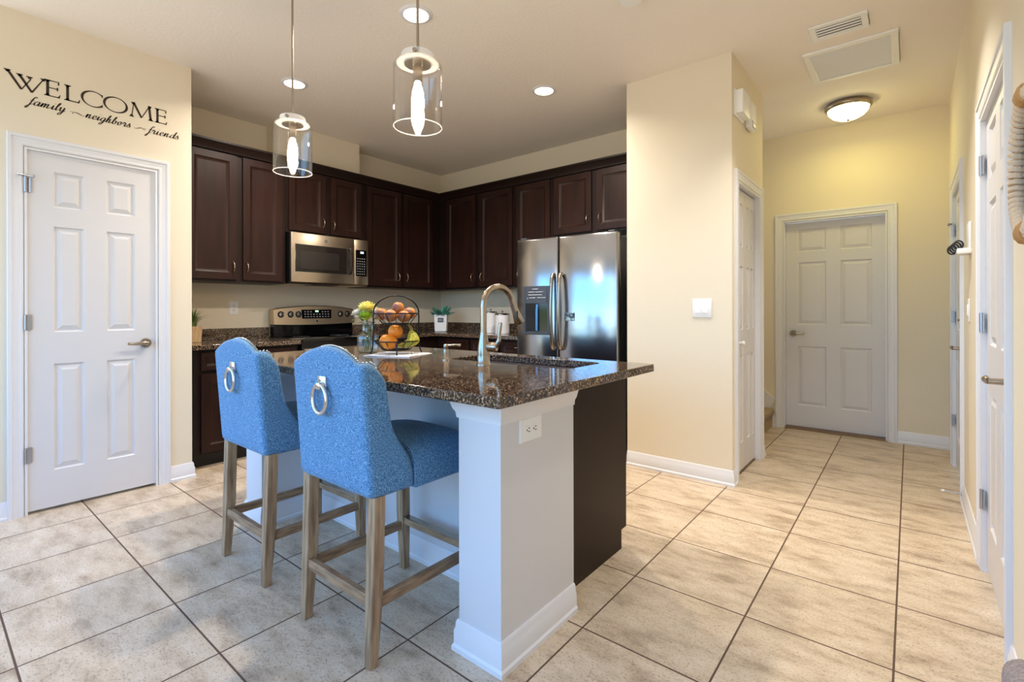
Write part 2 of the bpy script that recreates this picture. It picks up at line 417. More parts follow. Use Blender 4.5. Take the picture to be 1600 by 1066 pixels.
# living-room side behind the camera: glazed rear wall and a window
SL = (-6.6, -.95, .55, 2.62); SW = (-.65, 1.12, .30, 2.62)
wall_y('wall_rear', YB-.12, YB, XL, XR, [SL, SW])
wall_x('wall_living', XL-.1, XL, YB, 4)
wall_y('wall_living_back', 1.8, 1.9, XL, XK-.1)
def window(name, x0, x1, z0, z1, cuts):
    mb = MB(); y0, y1 = YB-.09, YB-.03; f = .05
    mb.box(x0, x1, y0, y1, z0, z0+f).box(x0, x1, y0, y1, z1-f, z1)
    for c in cuts: mb.box(c-f/2, c+f/2, y0, y1, z0+f, z1-f)
    mb.box(x0, x0+f, y0, y1, z0+f, z1-f).box(x1-f, x1, y0, y1, z0+f, z1-f)
    struct(mb.build(name, M['white']))
    la = bpy.data.lights.new('daylight_portal', 'AREA'); la.shape = 'RECTANGLE'; la.size = x1-x0; la.size_y = z1-z0; la.cycles.is_portal = True
    lo = bpy.data.objects.new('daylight_portal', la); COL.objects.link(lo); lo.location = ((x0+x1)/2, YB-.02, (z0+z1)/2); lo.rotation_euler = (R(90), 0, 0)
window('window_1', SL[0], SL[1], SL[2], SL[3], [-4.7, -2.8])
window('window_2', SW[0], SW[1], SW[2], SW[3], [-.25])

# baseboards
BBP = [(0, 0), (.020, 0), (.020, .016), (.014, .024), (.014, .070), (.010, .078), (.009, .098), (.004, .108), (0, .108)]
CW = .072   # casing width
def bb(name, path, side=1): return struct(MB().sweep(path, BBP, side).build(name, M['white'], smooth=35))
bb('baseboard_pantry', [(XP, .392+CW), (XP, .60), (XP-.10, .60)])
bb('baseboard_pantry_corner', [(-3.3, -.375), (XP, -.375), (XP, -.262-CW)])
bb('baseboard_closet', [(XS0, YS), (XS1, YS), (XS1, BD[0]-CW)])
bb('baseboard_hall', [(XS1, BD[1]+CW), (XS1, YS1), (XS1-.1, YS1)], 1)
bb('baseboard_hall_end', [(HD[1]+CW, YH), (XR, YH)])
bb('baseboard_right', [(XR, RD2[0]-CW), (XR, RD1[1]+CW)])
bb('baseboard_right_near', [(XR, RD1[0]-CW), (XR, YB)])
bb('baseboard_hall_end_stairs', [(-.16, YH), (HD[0]-CW, YH)])

# ------------------------------------------------------------------ doors
SIX = [(.009, -.010), (.015, -.010), (.040, -.001), (.042, -.001)]
def casing(fn, u0, u1, z1, parent, name='door_frame', cw=CW, jamb=.1):
    """casing around an opening; fn(u, v, w) with w out of the wall"""
    t_ = MB().sweep([(u0, 0), (u0, z1), (u1, z1), (u1, 0)], [(.004, -.002), (.004, .009), (.012, .013), (.024, .011), (.040, .014), (.050, .014), (.054, .019), (cw-.002, .019), (cw, .016), (cw, -.002)], -1)
    mb = MB(); mb.f = t_.f; mb.v = [tuple(fn(u, v, w)) for u, v, w in t_.v]
    def bx(a, b, c, d, w0, w1):
        P = [fn(u, v, ww) for ww in (w0, w1) for u, v in ((a, c), (b, c), (b, d), (a, d))]
        mb.hexa(P[:4], P[4:])
    bx(u0, u0+.012, .0005, z1-.0125, -jamb, .0085); bx(u1-.012, u1, .0005, z1-.0125, -jamb, .0085); bx(u0, u1, z1-.012, z1, -jamb, .0085)
    return mb.build(name, M['white'], parent)
def lever(fn, u, z, d, parent, proj=.055):
    """lever handle with rose; d = direction of the lever along u"""
    mb = MB()
    P = lambda *a: Vector(fn(*a))
    mb.cyl(P(u, z, 0), P(u, z, .012), .033, .028, 20).cyl(P(u, z, .01), P(u, z, proj), .012, .011, 12)
    mb.tube(catmull([P(u, z, proj), P(u+d*.03, z+.004, proj+.004), P(u+d*.07, z-.002, proj), P(u+d*.11, z+.002, proj-.004)], 5), [.012]*5+[.011]*5+[.009]*5+[.008], 10)
    return mb.build('door_handle', M['nickel'], parent, smooth=50)
def hinge(fn, u, z, parent, pin=False):
    mb = MB(); P = lambda *a: Vector(fn(*a))
    mb.cyl(P(u, z-.045, .012), P(u, z+.045, .012), .0075, n=10)
    for a in (-.028, .028):
        C = [fn(uu, zz, ww) for ww in (.004, .008) for uu, zz in ((u, z-.044), (u+a, z-.044), (u+a, z+.044), (u, z+.044))]; mb.hexa(C[:4], C[4:])
    if pin:
        mb.tube([P(u-.035, z+.05, .035), P(u, z+.052, .014), P(u+.03, z+.05, .03)], .005, 8); mb.cyl(P(u+.028, z+.05, .03), P(u+.036, z+.05, .034), .009, n=10)
    return mb.build('hinge', M['hinge'], parent, smooth=40)
def six(u0, u1, zs, ins, mid):
    """panel rectangles: rows zs, two columns"""
    c = (u0+u1)/2; out = []
    for a, b in zs: out += [(u0+ins, c-mid, a, b), (c+mid, u1-ins, a, b)]
    return out

# pantry door (faces +X)
fx = lambda x: (lambda u, v, w: (x+w, u, v))
d = sempty('door_1', (XP, .065, 0))
f = fx(XP-.004)
MB().panelled(f, -.250, .381, .018, 2.152, .035, [(-.135, .008, 1.83, 2.045), (.118, .268, 1.83, 2.045), (-.135, .008, 1.073, 1.715), (.118, .268, 1.073, 1.715), (-.135, .008, .238, .882), (.118, .268, .238, .882)], SIX).build('door_leaf', M['door'], d)
casing(fx(XP), PD[0], PD[1], PD[3], d)
for z in (1.945, 1.135, .352): hinge(fx(XP-.004), -.258, z, d, z > 1.9)
lever(f, .326, .983, -1, d)
lab(MB().box(XP-.008, XP+.004, .386, .394, .955, 1.012).build('latch_plate', M['nickel'], d), 'brushed metal strike plate')

# hall end door (faces -Y)
d = sempty('door_2', (.39, YH, 0)); f = (lambda u, v, w: (u, YH+.065-w, v))
MB().panelled(f, -.016, .791, .022, 2.068, .035, six(-.016, .791, [(1.775, 2.0), (1.045, 1.67), (.235, .83)], .10, .058), SIX).build('door_leaf', M['door'], d)
casing(lambda u, v, w: (u, YH-w, v), HD[0], HD[1], HD[3], d)
lever(f, .045, .955, 1, d)
lab(MB().hexa([(HD[0], YH-.012, 0), (HD[1], YH-.012, 0), (HD[1], YH+.1, 0), (HD[0], YH+.1, 0)], [(HD[0]+.0, YH, .018), (HD[1], YH, .018), (HD[1], YH+.1, .02), (HD[0], YH+.1, .02)]).build('threshold', M['brass_wood'], d), 'brown metal threshold strip')

# bifold closet door (faces +X into the hall)
d = sempty('door_3', (XS1, 3.28, 0)); f = fx(XS1-.03)
cy = (BD[0]+BD[1])/2
for a, b in ((BD[0]+.014, cy-.002), (cy+.002, BD[1]-.014)):
    w_ = b-a
    MB().panelled(f, a, b, .02, 2.075, .03, [(a+.05, a+w_/2-.02, z0, z1) for z0, z1 in ((1.66, 1.98), (.93+.12, 1.52), (.22, .86))]+[(a+w_/2+.02, b-.05, z0, z1) for z0, z1 in ((1.66, 1.98), (1.05, 1.52), (.22, .86))], [(.007, -.010), (.011, -.010), (.028, -.001), (.03, -.001)]).build('door_leaf', M['door'], d)
casing(fx(XS1), BD[0], BD[1], BD[3], d)
MB().lathe([(.010, 0), (.008, .012), (.017, .022), (.018, .030), (.010, .038), (0, .039)], f(3.13, .955, 0), 16, 'X').build('knob', M['plastic'], d, smooth=60)

# doors in the long hall wall (face -X)
fr = lambda x: (lambda u, v, w: (x-w, u, v))
d = sempty('door_4', (XR, 2.04, 0)); f = fr(XR+.012)
MB().panelled(f, RD1[0]+.014, RD1[1]-.014, .015, 2.062, .035, six(RD1[0]+.014, RD1[1]-.014, [(1.775, 2.0), (1.045, 1.67), (.235, .83)], .10, .058), SIX).build('door_leaf', M['door'], d)
casing(fr(XR), RD1[0], RD1[1], RD1[3], d)
for z in (1.86, 1.14, .33): hinge(fr(XR+.006), RD1[1]-.01, z, d)
lever(f, RD1[0]+.10, .945, 1, d)
d = sempty('door_5', (XR, 3.9, 0)); f = fr(XR+.012)
MB().panelled(f, RD2[0]+.014, RD2[1]-.014, .015, 2.055, .035, six(RD2[0]+.014, RD2[1]-.014, [(1.775, 2.0), (1.045, 1.67), (.235, .83)], .10, .058), SIX).build('door_leaf', M['door'], d)
casing(fr(XR), RD2[0], RD2[1], RD2[3], d)
for z in (1.80, 1.14, .35): hinge(fr(XR+.006), RD2[1]-.01, z, d, z > 1.7)
lever(f, RD2[0]+.10, .945, 1, d)
MB().cyl(f(RD2[0]+.1, 1.13, 0), f(RD2[0]+.1, 1.13, .02), .028, .024, 18).cyl(f(RD2[0]+.1, 1.13, .02), f(RD2[0]+.1, 1.13, .032), .008, n=8).build('deadbolt', M['nickel'], d, smooth=40)

# ------------------------------------------------------------------ stairs glimpsed behind the hall corner
mb = MB()
for k in range(5):
    x = -.13-k*.26
    mb.rbox(x-.30, x+.02, YS1+.06, YH-.02, .19*k+.13, .19*(k+1), .02).box(x-.29, x, YS1+.06, YH-.02, .19*k, .19*k+.14)
st = struct(mb.build('stairs_1', M['carpet'], smooth=40))
struct(MB().hexa([(-.16, YH-.016, .16), (-1.5, YH-.016, 1.12), (-1.5, YH-.016, 1.30), (-.10, YH-.016, .285)], [(-.16, YH, .16), (-1.5, YH, 1.12), (-1.5, YH, 1.30), (-.10, YH, .285)]).build('trim_1', M['white']))

# ------------------------------------------------------------------ cabinets
CABP = [(.003, -.005), (.022, -.013), (.025, -.013)]
ZU0, ZU1 = 1.45, 2.52
XU = -3.46; YU = 3.37            # faces of the upper doors
def pull(fn, u, v, parent, horiz=False, L=.085):
    """arched pull with flared ends"""
    mb = MB(); pts = []; rs = []
    for k in range(13):
        t = k/12; a = (t-.5)*L; w_ = .004+.026*math.sin(math.pi*t)**.7
        pts.append(Vector(fn(u+(a if horiz else 0), v+(0 if horiz else a), w_))); rs.append(.0035+.003*abs(2*t-1)**3+.0014*math.exp(-((t-.5)/.1)**2))
    mb.tube(pts, rs, 8)
    for s in (-.5, .5):
        c = (u+(s*L if horiz else 0), v+(0 if horiz else s*L)); mb.cyl(fn(*c, 0), fn(*c, .007), .0075, .006, 10)
    return mb.build('handle', M['nickel'], parent, smooth=50)
def cab_door(fn, u0, u1, v0, v1, parent, hnd=None, rail=.058, name='door', horiz=False):
    o = MB().panelled(fn, u0, u1, v0, v1, .019, [(u0+rail, u1-rail, v0+rail, v1-rail)], CABP).build(name, M['cab'], parent, bevel=.002)
    if hnd: pull(fn, hnd[0], hnd[1], o, horiz)
    return o
ux = fx(XU); uy = (lambda u, v, w: (u, YU-w, v))
G = 'dark wall cabinets of the kitchen'
c = thing('wall_cabinet', 'dark espresso two-door wall cabinet beside the WELCOME wall', 'cabinet', (XK, 1.08, ZU0), G)
MB().box(XK, XU-.02, .61, 1.488, ZU0-.01, ZU1).build('cabinet_box', M['cab_dark'], c)
cab_door(ux, .690, 1.066, ZU0+.012, ZU1-.012, c, (1.036, 1.565)); cab_door(ux, 1.116, 1.452, ZU0+.012, ZU1-.012, c, (1.146, 1.567))
c = thing('wall_cabinet', 'short dark two-door wall cabinet above the microwave', 'cabinet', (XK, 1.91, 1.93), G)
MB().box(XK, XU-.02, 1.492, 2.326, 1.925, ZU1).build('cabinet_box', M['cab_dark'], c)
cab_door(ux, 1.515, 1.880, 1.945, ZU1-.012, c, (1.852, 2.045)); cab_door(ux, 1.936, 2.276, 1.945, ZU1-.012, c, (1.960, 2.035))
c = thing('wall_cabinet', 'dark corner wall cabinet with two doors between the microwave and the room corner', 'cabinet', (XK, 2.86, ZU0), G)
MB().box(XK, XU-.02, 2.33, YF, ZU0-.01, ZU1).box(XU-.03, XU-.002, 3.272, YU, ZU0-.01, ZU1).build('cabinet_box', M['cab_dark'], c)
cab_door(ux, 2.350, 2.792, ZU0+.012, ZU1-.012, c, (2.752, 1.567)); cab_door(ux, 2.830, 3.262, ZU0+.012, ZU1-.012, c, (2.866, 1.567))
c = thing('wall_cabinet', 'dark two-door wall cabinet over the blue-leaved planter and canisters', 'cabinet', (-2.85, YF, ZU0), G)
MB().box(XU-.018, -2.305, YU+.02, YF, ZU0-.01, ZU1).box(XU-.001, -3.352, YU+.002, YU+.03, ZU0-.01, ZU1).build('cabinet_box', M['cab_dark'], c)
cab_door(uy, -3.345, -2.868, ZU0+.012, ZU1-.012, c, (-2.910, 1.567)); cab_door(uy, -2.810, -2.332, ZU0+.012, ZU1-.012, c, (-2.772, 1.567))
c = thing('wall_cabinet', 'dark single-door wall cabinet partly hidden behind the refrigerator', 'cabinet', (-2.06, YF, ZU0), G)
MB().box(-2.301, -1.816, YU+.02, YF, ZU0-.01, ZU1).build('cabinet_box', M['cab_dark'], c)
cab_door(uy, -2.275, -1.842, ZU0+.012, ZU1-.012, c, (-2.240, 1.567))
c = thing('wall_cabinet', 'short dark two-door wall cabinet above the stainless refrigerator', 'cabinet', (-1.28, YF, 1.93), G)
MB().box(-1.812, -.745, YU+.02, YF, 1.925, ZU1).build('cabinet_box', M['cab_dark'], c)
cab_door(uy, -1.788, -1.368, 1.945, ZU1-.012, c, (-1.405, 2.055)); cab_door(uy, -1.312, -.80, 1.945, ZU1-.012, c, (-1.275, 2.055))
tag(MB().sweep([(XU-.02, .61), (XU-.02, YU+.02), (XS0-.004, YU+.02)], [(-.02, ZU1), (.024, ZU1), (.026, ZU1+.012), (.034, ZU1+.024), (.050, ZU1+.052), (.064, ZU1+.062), (.064, ZU1+.078), (-.02, ZU1+.078)]).build('crown_molding', M['cab_dark'], None, smooth=35),
    'dark stepped crown molding running along the tops of the wall cabinets', 'molding')

ZC = .94; CT = .036             # worktop height and thickness
XB = -3.195; YBF = 3.09         # faces of the base doors
bx_ = fx(XB); by_ = (lambda u, v, w: (u, YBF-w, v))
def base(label, x0, x1, y0, y1, loc, toe):
    x0 = max(x0, XK+.004); y1 = min(y1, YF-.004); y0 = max(y0, .606); toe = (max(toe[0], XK+.004), toe[1], max(toe[2], .606), min(toe[3], YF-.004))
    c = thing('base_cabinet', label, 'cabinet', loc, 'dark base cabinets along the kitchen walls')
    MB().box(x0, x1, y0, y1, .10, ZC-CT).build('cabinet_box', M['cab_dark'], c)
    MB().box(*toe, 0, .10).build('toe_kick', M['toe'], c); return c
c = base('dark base cabinet beside the WELCOME wall under the small grassy plant', XK, XB-.02, .61, 1.47, (XK, 1.05, 0), (XK, XB-.075, .61, 1.47))
for a, b in ((.705, 1.06), (1.09, 1.44)):
    cab_door(bx_, a, b, .745, .880, c, ((a+b)/2, .812), .03, 'drawer', True); cab_door(bx_, a, b, .115, .715, c, (b-.035 if a < 1 else a+.035, .64))
c = base('dark corner base cabinet to the right of the range', XK, XB-.02, 2.335, YF, (XK, 2.9, 0), (XK, XB-.075, 2.335, YF))
cab_door(bx_, 2.36, 2.72, .745, .880, c, (2.54, .812), .03, 'drawer', True); cab_door(bx_, 2.36, 2.72, .115, .715, c, (2.40, .64))
c = base('dark base cabinet below the blue-leaved planter', XB-.018, -2.69, YBF+.02, YF, (-2.95, YF, 0), (XB-.018, -2.69, YBF+.075, YF))
cab_door(by_, -3.06, -2.705, .745, .880, c, (-2.855, .827), .03, 'drawer', True); cab_door(by_, -3.06, -2.705, .115, .715, c, (-2.74, .64))
c = base('dark base cabinet behind the kitchen faucet', -2.688, -2.27, YBF+.02, YF, (-2.48, YF, 0), (-2.688, -2.27, YBF+.075, YF))
cab_door(by_, -2.67, -2.288, .745, .880, c, (-2.48, .827), .03, 'drawer', True); cab_door(by_, -2.67, -2.288, .115, .715, c, (-2.32, .64))
c = base('dark base cabinet directly beside the refrigerator', -2.268, -1.80, YBF+.02, YF, (-2.03, YF, 0), (-2.268, -1.80, YBF+.075, YF))
cab_door(by_, -2.248, -1.818, .745, .880, c, (-2.045, .827), .03, 'drawer', True); cab_door(by_, -2.248, -1.818, .115, .715, c, (-1.86, .64))

# worktops with their upstands
t = thing('countertop', 'speckled brown granite countertop under the small grassy plant', 'countertop', (XK, 1.05, ZC-CT))
MB().box(XK, -3.165, .603, 1.477, ZC-CT, ZC).build('slab', M['granite'], t, bevel=.004)
MB().box(XK, XK+.022, .603, 1.477, ZC, ZC+.10).build('backsplash', M['granite'], t, bevel=.002)
t = thing('countertop', 'L-shaped speckled granite countertop carrying the planter and canisters', 'countertop', (XK, YF, ZC-CT))
mb = MB(); L6 = [(XK, 2.332), (-3.165, 2.332), (-3.165, 3.06), (-1.795, 3.06), (-1.795, YF), (XK, YF)]
mb.add([(x, y, ZC-CT) for x, y in L6]+[(x, y, ZC) for x, y in L6], [tuple(range(5, -1, -1)), tuple(range(6, 12))]+[(k, (k+1) % 6, 6+(k+1) % 6, 6+k) for k in range(6)])
mb.build('slab', M['granite'], t, bevel=.004)
MB().box(XK, XK+.022, 2.332, YF-.022, ZC, ZC+.10).box(XK, -1.795, YF-.022, YF, ZC, ZC+.10).build('backsplash', M['granite'], t, bevel=.002)

# ------------------------------------------------------------------ range
y0, y1 = 1.483, 2.326; r = thing('range', 'freestanding stainless electric range with black cooktop', 'range', (XK, 1.9, 0))
MB().box(XK+.03, -3.17, y0, y1, .03, .925).build('range_body', M['black'], r)
MB().rbox(XK+.02, -3.150, y0-.003, y1+.003, .922, .946, .006).build('cooktop', M['gloss_black'], r, smooth=40)
for (bxx, byy, rr) in ((-3.60, 1.70, .075), (-3.60, 2.11, .09), (-3.33, 1.70, .10), (-3.33, 2.11, .075)):
    lab(MB().torus((bxx, byy, .9465), rr, .0012, n=40, m=6).build('burner_ring', M['fridge_side'], r), 'thin grey ring on black glass')
MB().box(-3.775, -3.70, y0, y1, .945, 1.075).build('back_riser', M['gloss_black'], r, bevel=.004)
mb = MB(); n = 24; V = []; F = []
for i in range(n+1):
    tt = i/n; yy = y0-.006+(y1-y0+.012)*tt; top = 1.212+.036*math.sin(math.pi*tt)**.9; bot = 1.066-.010*math.sin(math.pi*tt)
    V += [(-3.775, yy, bot), (-3.672, yy, bot), (-3.692, yy, top-.008), (-3.702, yy, top), (-3.775, yy, top)]
for i in range(n):
    for k in range(5): F.append((i*5+k, (i+1)*5+k, (i+1)*5+(k+1) % 5, i*5+(k+1) % 5))
F += [(0, 1, 2, 3, 4), tuple(n*5+k for k in (4, 3, 2, 1, 0))]
cp = mb.add(V, F).build('control_panel', M['steel_warm'], r, smooth=30)
cpf = lambda u, v, w: (-3.672-(v-1.066)*.128+w, u, v)
for yy in (1.545, 1.640, 1.718, 2.172, 2.252):
    k = MB().cyl(cpf(yy, 1.160, .003), cpf(yy, 1.160, .028), .023, .018, 20).build('knob', M['chrome'], cp, smooth=40)
    lab(MB().cyl(cpf(yy, 1.160, 0), cpf(yy, 1.160, .005), .032, .031, 20).build('knob_skirt', M['black'], k, smooth=40), 'black ring behind the knob')
    C = [cpf(yy+a, 1.160+b, w_) for w_ in (.026, .034) for a, b in ((-.006, -.02), (.006, -.02), (.006, .02), (-.006, .02))]
    lab(MB().hexa(C[:4], C[4:]).build('knob_grip', M['black'], k), 'dark grip bar')
C = [cpf(a, b, w_) for w_ in (0, .004) for a, b in ((1.752, 1.118), (2.062, 1.118), (2.070, 1.206), (1.748, 1.206))]
dp = MB().hexa(C[:4], C[4:]).build('display', M['gloss_black'], cp)
mb = MB()
for rr in range(3):
    for k in range(9):
        if 3 <= k <= 5 and rr == 2: continue
        a = 1.775+k*.031; b = 1.132+rr*.024; C = [cpf(a+p, b+q, w_) for w_ in (.004, .005) for p, q in ((0, 0), (.016, 0), (.016, .009), (0, .009))]; mb.hexa(C[:4], C[4:])
mb.build('key_legend', mat('grey_legend', (150, 150, 150), .5), dp)
C = [cpf(a, b, w_) for w_ in (.004, .0055) for a, b in ((1.892, 1.182), (1.925, 1.182), (1.925, 1.198), (1.892, 1.198))]
MB().hexa(C[:4], C[4:]).build('clock_digits', emit('green_clock', (150, 240, 170), 1.5), dp)
MB().cyl(cpf(1.905, 1.092, 0), cpf(1.905, 1.092, .003), .011, n=18).build('badge', M['chrome'], cp)
od = MB().rbox(-3.17, -3.135, y0+.008, y1-.008, .24, .86, .006).build('oven_door', M['steel_warm'], r, smooth=40)
MB().box(-3.136, -3.131, y0+.14, y1-.14, .38, .68).build('oven_window', M['dark_glass'], od)
MB().tube([(-3.135, y0+.06, .80), (-3.085, y0+.06, .80)], .011, 10).tube([(-3.135, y1-.06, .80), (-3.085, y1-.06, .80)], .011, 10).tube([(-3.085, y0+.03, .80), (-3.085, y1-.03, .80)], .014, 12).build('handle', M['steel_warm'], od, smooth=50)
MB().rbox(-3.17, -3.140, y0+.008, y1-.008, .05, .225, .006).build('warming_drawer', M['steel_warm'], r, smooth=40)

# ------------------------------------------------------------------ over-the-range microwave
m = thing('microwave', 'stainless over-the-range microwave hanging under the short cabinet', 'microwave', (XK, 1.9, 1.45))
ya, yb_, za, zb = 1.503, 2.318, 1.462, 1.918; xf = -3.40
MB().box(XK, xf-.02, ya-.004, yb_+.004, za, zb).build('microwave_body', M['black'], m)
MB().hexa([(XK, ya, za-.018), (xf-.03, ya, za-.018), (xf-.03, yb_, za-.018), (XK, yb_, za-.018)], [(XK, ya, za), (xf-.005, ya, za), (xf-.005, yb_, za), (XK, yb_, za)]).build('underside_vent', M['steel_warm'], m)
MB().box(xf-.22, xf-.06, ya+.24, yb_-.30, za-.022, za-.016).build('vent_filter', M['toe'], m)
mfx = fx(xf)
dr = MB().rbox(xf-.02, xf, ya, 2.150, za, zb, .004).build('door', M['steel_warm'], m, smooth=40)
MB().rbox(xf-.002, xf+.003, ya+.038, 2.070, za+.095, zb-.105, .002).build('window_glass', M['dark_glass'], dr)
lab(MB().box(xf+.003, xf+.004, ya+.085, 1.985, za+.125, zb-.165).build('inner_window', mat('grey_window_mesh', (44, 40, 38), .12), dr), 'greyer see-through centre of the door glass')
MB().tube(catmull([(xf, 2.098, za+.105), (xf+.03, 2.098, za+.115), (xf+.036, 2.098, za+.225), (xf+.03, 2.098, zb-.115), (xf, 2.098, zb-.105)], 6), .010, 10).build('handle', M['black'], dr, smooth=50)
MB().cyl((xf, 1.845, zb-.055), (xf+.003, 1.845, zb-.055), .017, n=20).build('badge', M['chrome'], dr)
pn = MB().rbox(xf-.02, xf, 2.154, yb_, za, zb, .004).build('control_panel', M['steel_warm'], m, smooth=40)
kp = MB().box(xf, xf+.003, 2.172, 2.296, za+.085, zb-.105).build('keypad', M['gloss_black'], pn)
mb = MB()
for rr in range(7):
    for k in range(4):
        mb.box(xf+.003, xf+.0038, 2.186+k*.026, 2.199+k*.026, za+.102+rr*.026, za+.111+rr*.026)
mb.build('key_legend', mat('grey_legend_dim', (140, 140, 140), .5), kp)
MB().box(xf+.003, xf+.004, 2.225, 2.262, zb-.140, zb-.120).build('display', emit('pale_display', (190, 225, 235), 1.2), kp)

# ------------------------------------------------------------------ refrigerator
f_ = thing('refrigerator', 'stainless side-by-side refrigerator with ice and water dispenser', 'refrigerator', (-1.29, 3.2, 0))
yf = 2.78; xa, xm, xb = -1.768, -1.347, -.815
MB().box(xa+.055, xb-.012, yf+.08, 3.62, .02, 1.80).build('refrigerator_body', M['fridge_side'], f_, bevel=.004)
dl = MB().rbox(xa, xm-.004, yf, yf+.075, .06, 1.822, .014, 3).build('freezer_door', M['steel'], f_, smooth=60)
drr = MB().rbox(xm+.004, xb, yf, yf+.075, .06, 1.822, .014, 3).build('refrigerator_door', M['steel'], f_, smooth=60)
for nm, xx in ((dl, xm-.038), (drr, xm+.036)):
    MB().tube(catmull([(xx, yf, 1.500), (xx, yf-.030, 1.490), (xx, yf-.050, 1.40), (xx, yf-.062, 1.19), (xx, yf-.050, .98), (xx, yf-.030, .885), (xx, yf, .872)], 8), .0155, 12).build('handle', M['nickel'], nm, smooth=60)
ds = MB()
ds.box(-1.706, -1.672, yf-.004, yf+.01, .985, 1.405).box(-1.452, -1.420, yf-.004, yf+.01, .985, 1.405).box(-1.672, -1.452, yf-.004, yf+.01, .985, 1.012).box(-1.672, -1.452, yf-.004, yf+.01, 1.255, 1.405)
dsp = ds.build('dispenser', mat('dispenser_grey', (62, 64, 70), .3), dl, bevel=.003)
lab(MB().box(-1.674, -1.450, yf-.003, yf+.0005, 1.008, 1.26).build('dispenser_recess', M['gloss_black'], dsp), 'black recess of the dispenser')
MB().tube([(-1.55, yf-.004, 1.245), (-1.55, yf-.012, 1.20), (-1.55, yf-.014, 1.02)], .012, 8).build('paddle', mat('clear_blue_paddle', (70, 130, 190), .15), dsp, smooth=50)
mb = MB()
for z, x0, x1 in ((1.38, -1.60, -1.54), (1.355, -1.64, -1.58), (1.355, -1.57, -1.49), (1.33, -1.64, -1.50), (1.30, -1.655, -1.645), (1.305, -1.63, -1.57), (1.305, -1.55, -1.47)):
    mb.tube([(x0, yf-.005, z), (x1, yf-.005, z)], .003, 6)
mb.build('button_legend', mat('pale_legend', (190, 190, 195), .5), dsp)
MB().box(xa+.055, xb-.03, yf+.02, 3.5, 0.0, .058).build('base_grille', M['black'], f_)
for xx in (xa+.06, xb-.06): MB().rbox(xx-.03, xx+.03, yf+.02, yf+.14, 1.80, 1.838, .006).build('hinge_cover', M['fridge_side'], f_)
f_.location.x -= .036; f_.rotation_euler.z = R(5.0)
mg_ = tag(MB().rbox(-1.283, -1.193, yf-.006, yf+.0005, 1.108, 1.176, .002).build('refrigerator_magnet', mat('dark_magnet', (40, 54, 66), .3, var=(38, (170, 200, 210), .46, .60))), 'small dark rectangular magnet with a pale picture on the refrigerator door', 'magnet')
mg_.data.transform(Matrix.Translation(f_.location) @ Matrix.Rotation(R(5.0), 4, 'Z') @ Matrix.Translation((1.29, -3.2, 0)))

# ------------------------------------------------------------------ island
I = thing('kitchen_island', 'white and dark kitchen island under the granite breakfast bar', 'island', (-1.05, 1.0, 0))
XI0, XI1 = -2.02, -.085; PY0, PY1 = .545, .995; PW = .195
YK = .865
for a, b, q in ((XI1-PW, XI1, 1), (XI0, XI0+PW, 0)):
    MB().box(a, b, PY0, PY1, 0, ZC-CT).build('post', M['white_wall'], I)
    MB().sweep([(b, PY1), (b, PY0), (a, PY0), (a, YK)] if q else [(b, YK), (b, PY0), (a, PY0), (a, PY1)], [(0, ZC-CT-.082), (.006, ZC-CT-.080), (.008, ZC-CT-.060), (.016, ZC-CT-.048), (.024, ZC-CT-.022), (.034, ZC-CT-.012), (.036, ZC-CT-.001), (0, ZC-CT-.001)], -1).build('post_capital', M['white'], I, smooth=30)
    MB().sweep([(b, PY1), (b, PY0), (a, PY0), (a, YK)] if q else [(b, YK), (b, PY0), (a, PY0), (a, PY1)], BBP, -1).build('post_base', M['white'], I, smooth=35)
MB().box(XI0+PW, XI1-PW, YK, PY1, 0, ZC-CT).build('knee_wall', M['white_wall'], I)
MB().sweep([(XI1-PW, YK), (XI0+PW, YK)], BBP, -1).build('knee_wall_base', M['white'], I, smooth=35)
XE = -.165
MB().box(XI0+.06, XE-.003, PY1, 1.600, .10, ZC-CT).build('cabinet_box', M['cab_dark'], I)
MB().add([(XE, PY1, 0), (XE, 1.575, 0), (XE, 1.575, .095), (XE, 1.628, .095), (XE, 1.628, ZC-CT), (XE, PY1, ZC-CT), (XE-.018, PY1, 0), (XE-.018, 1.575, 0), (XE-.018, 1.575, .095), (XE-.018, 1.628, .095), (XE-.018, 1.628, ZC-CT), (XE-.018, PY1, ZC-CT)],
         [(0, 1, 2, 3, 4, 5), (11, 10, 9, 8, 7, 6)]+[(k, (k+1) % 6, 6+(k+1) % 6, 6+k) for k in range(6)]).build('end_panel', mat('espresso_end_panel', (34, 20, 13), .42, spec=.22), I)
MB().box(XI0+.06, XE-.02, PY1, 1.545, 0, .10).build('toe_kick', M['toe'], I)
iy = (lambda u, v, w: (u, 1.632+w, v))
for k in range(4):
    a = -2.0+.06+k*.442; b = a+.43
    cab_door(iy, a, b, .115, ZC-CT-.02, I, (b-.04 if k % 2 == 0 else a+.04, .80))
tp = thing('countertop', 'polished brown granite breakfast bar top on the island', 'countertop', (-1.05, 1.0, ZC-CT))
tx0, tx1, ty0, ty1 = -2.115, .004, .432, 1.592; sx0, sx1, sy0, sy1 = -.985, -.215, 1.150, 1.482
def rrect(x0, x1, y0, y1, r, n=5):
    out = []
    for cx, cy, a0 in ((x1-r, y1-r, 0), (x0+r, y1-r, 90), (x0+r, y0+r, 180), (x1-r, y0+r, 270)):
        for k in range(n+1):
            a = R(a0+90*k/n); out.append((cx+r*math.cos(a), cy+r*math.sin(a)))
    return out
inn = rrect(sx0, sx1, sy0, sy1, .06); out_ = rrect(tx0, tx1, ty0, ty1, .012)
N = len(inn); mb = MB()
V = [(x, y, z) for z in (ZC-CT, ZC) for L in (out_, inn) for x, y in L]
F = []
for k in range(N):
    j = (k+1) % N
    F += [(k, N+k, N+j, j), (2*N+k, 2*N+j, 3*N+j, 3*N+k), (k, j, 2*N+j, 2*N+k), (N+j, N+k, 3*N+k, 3*N+j)]
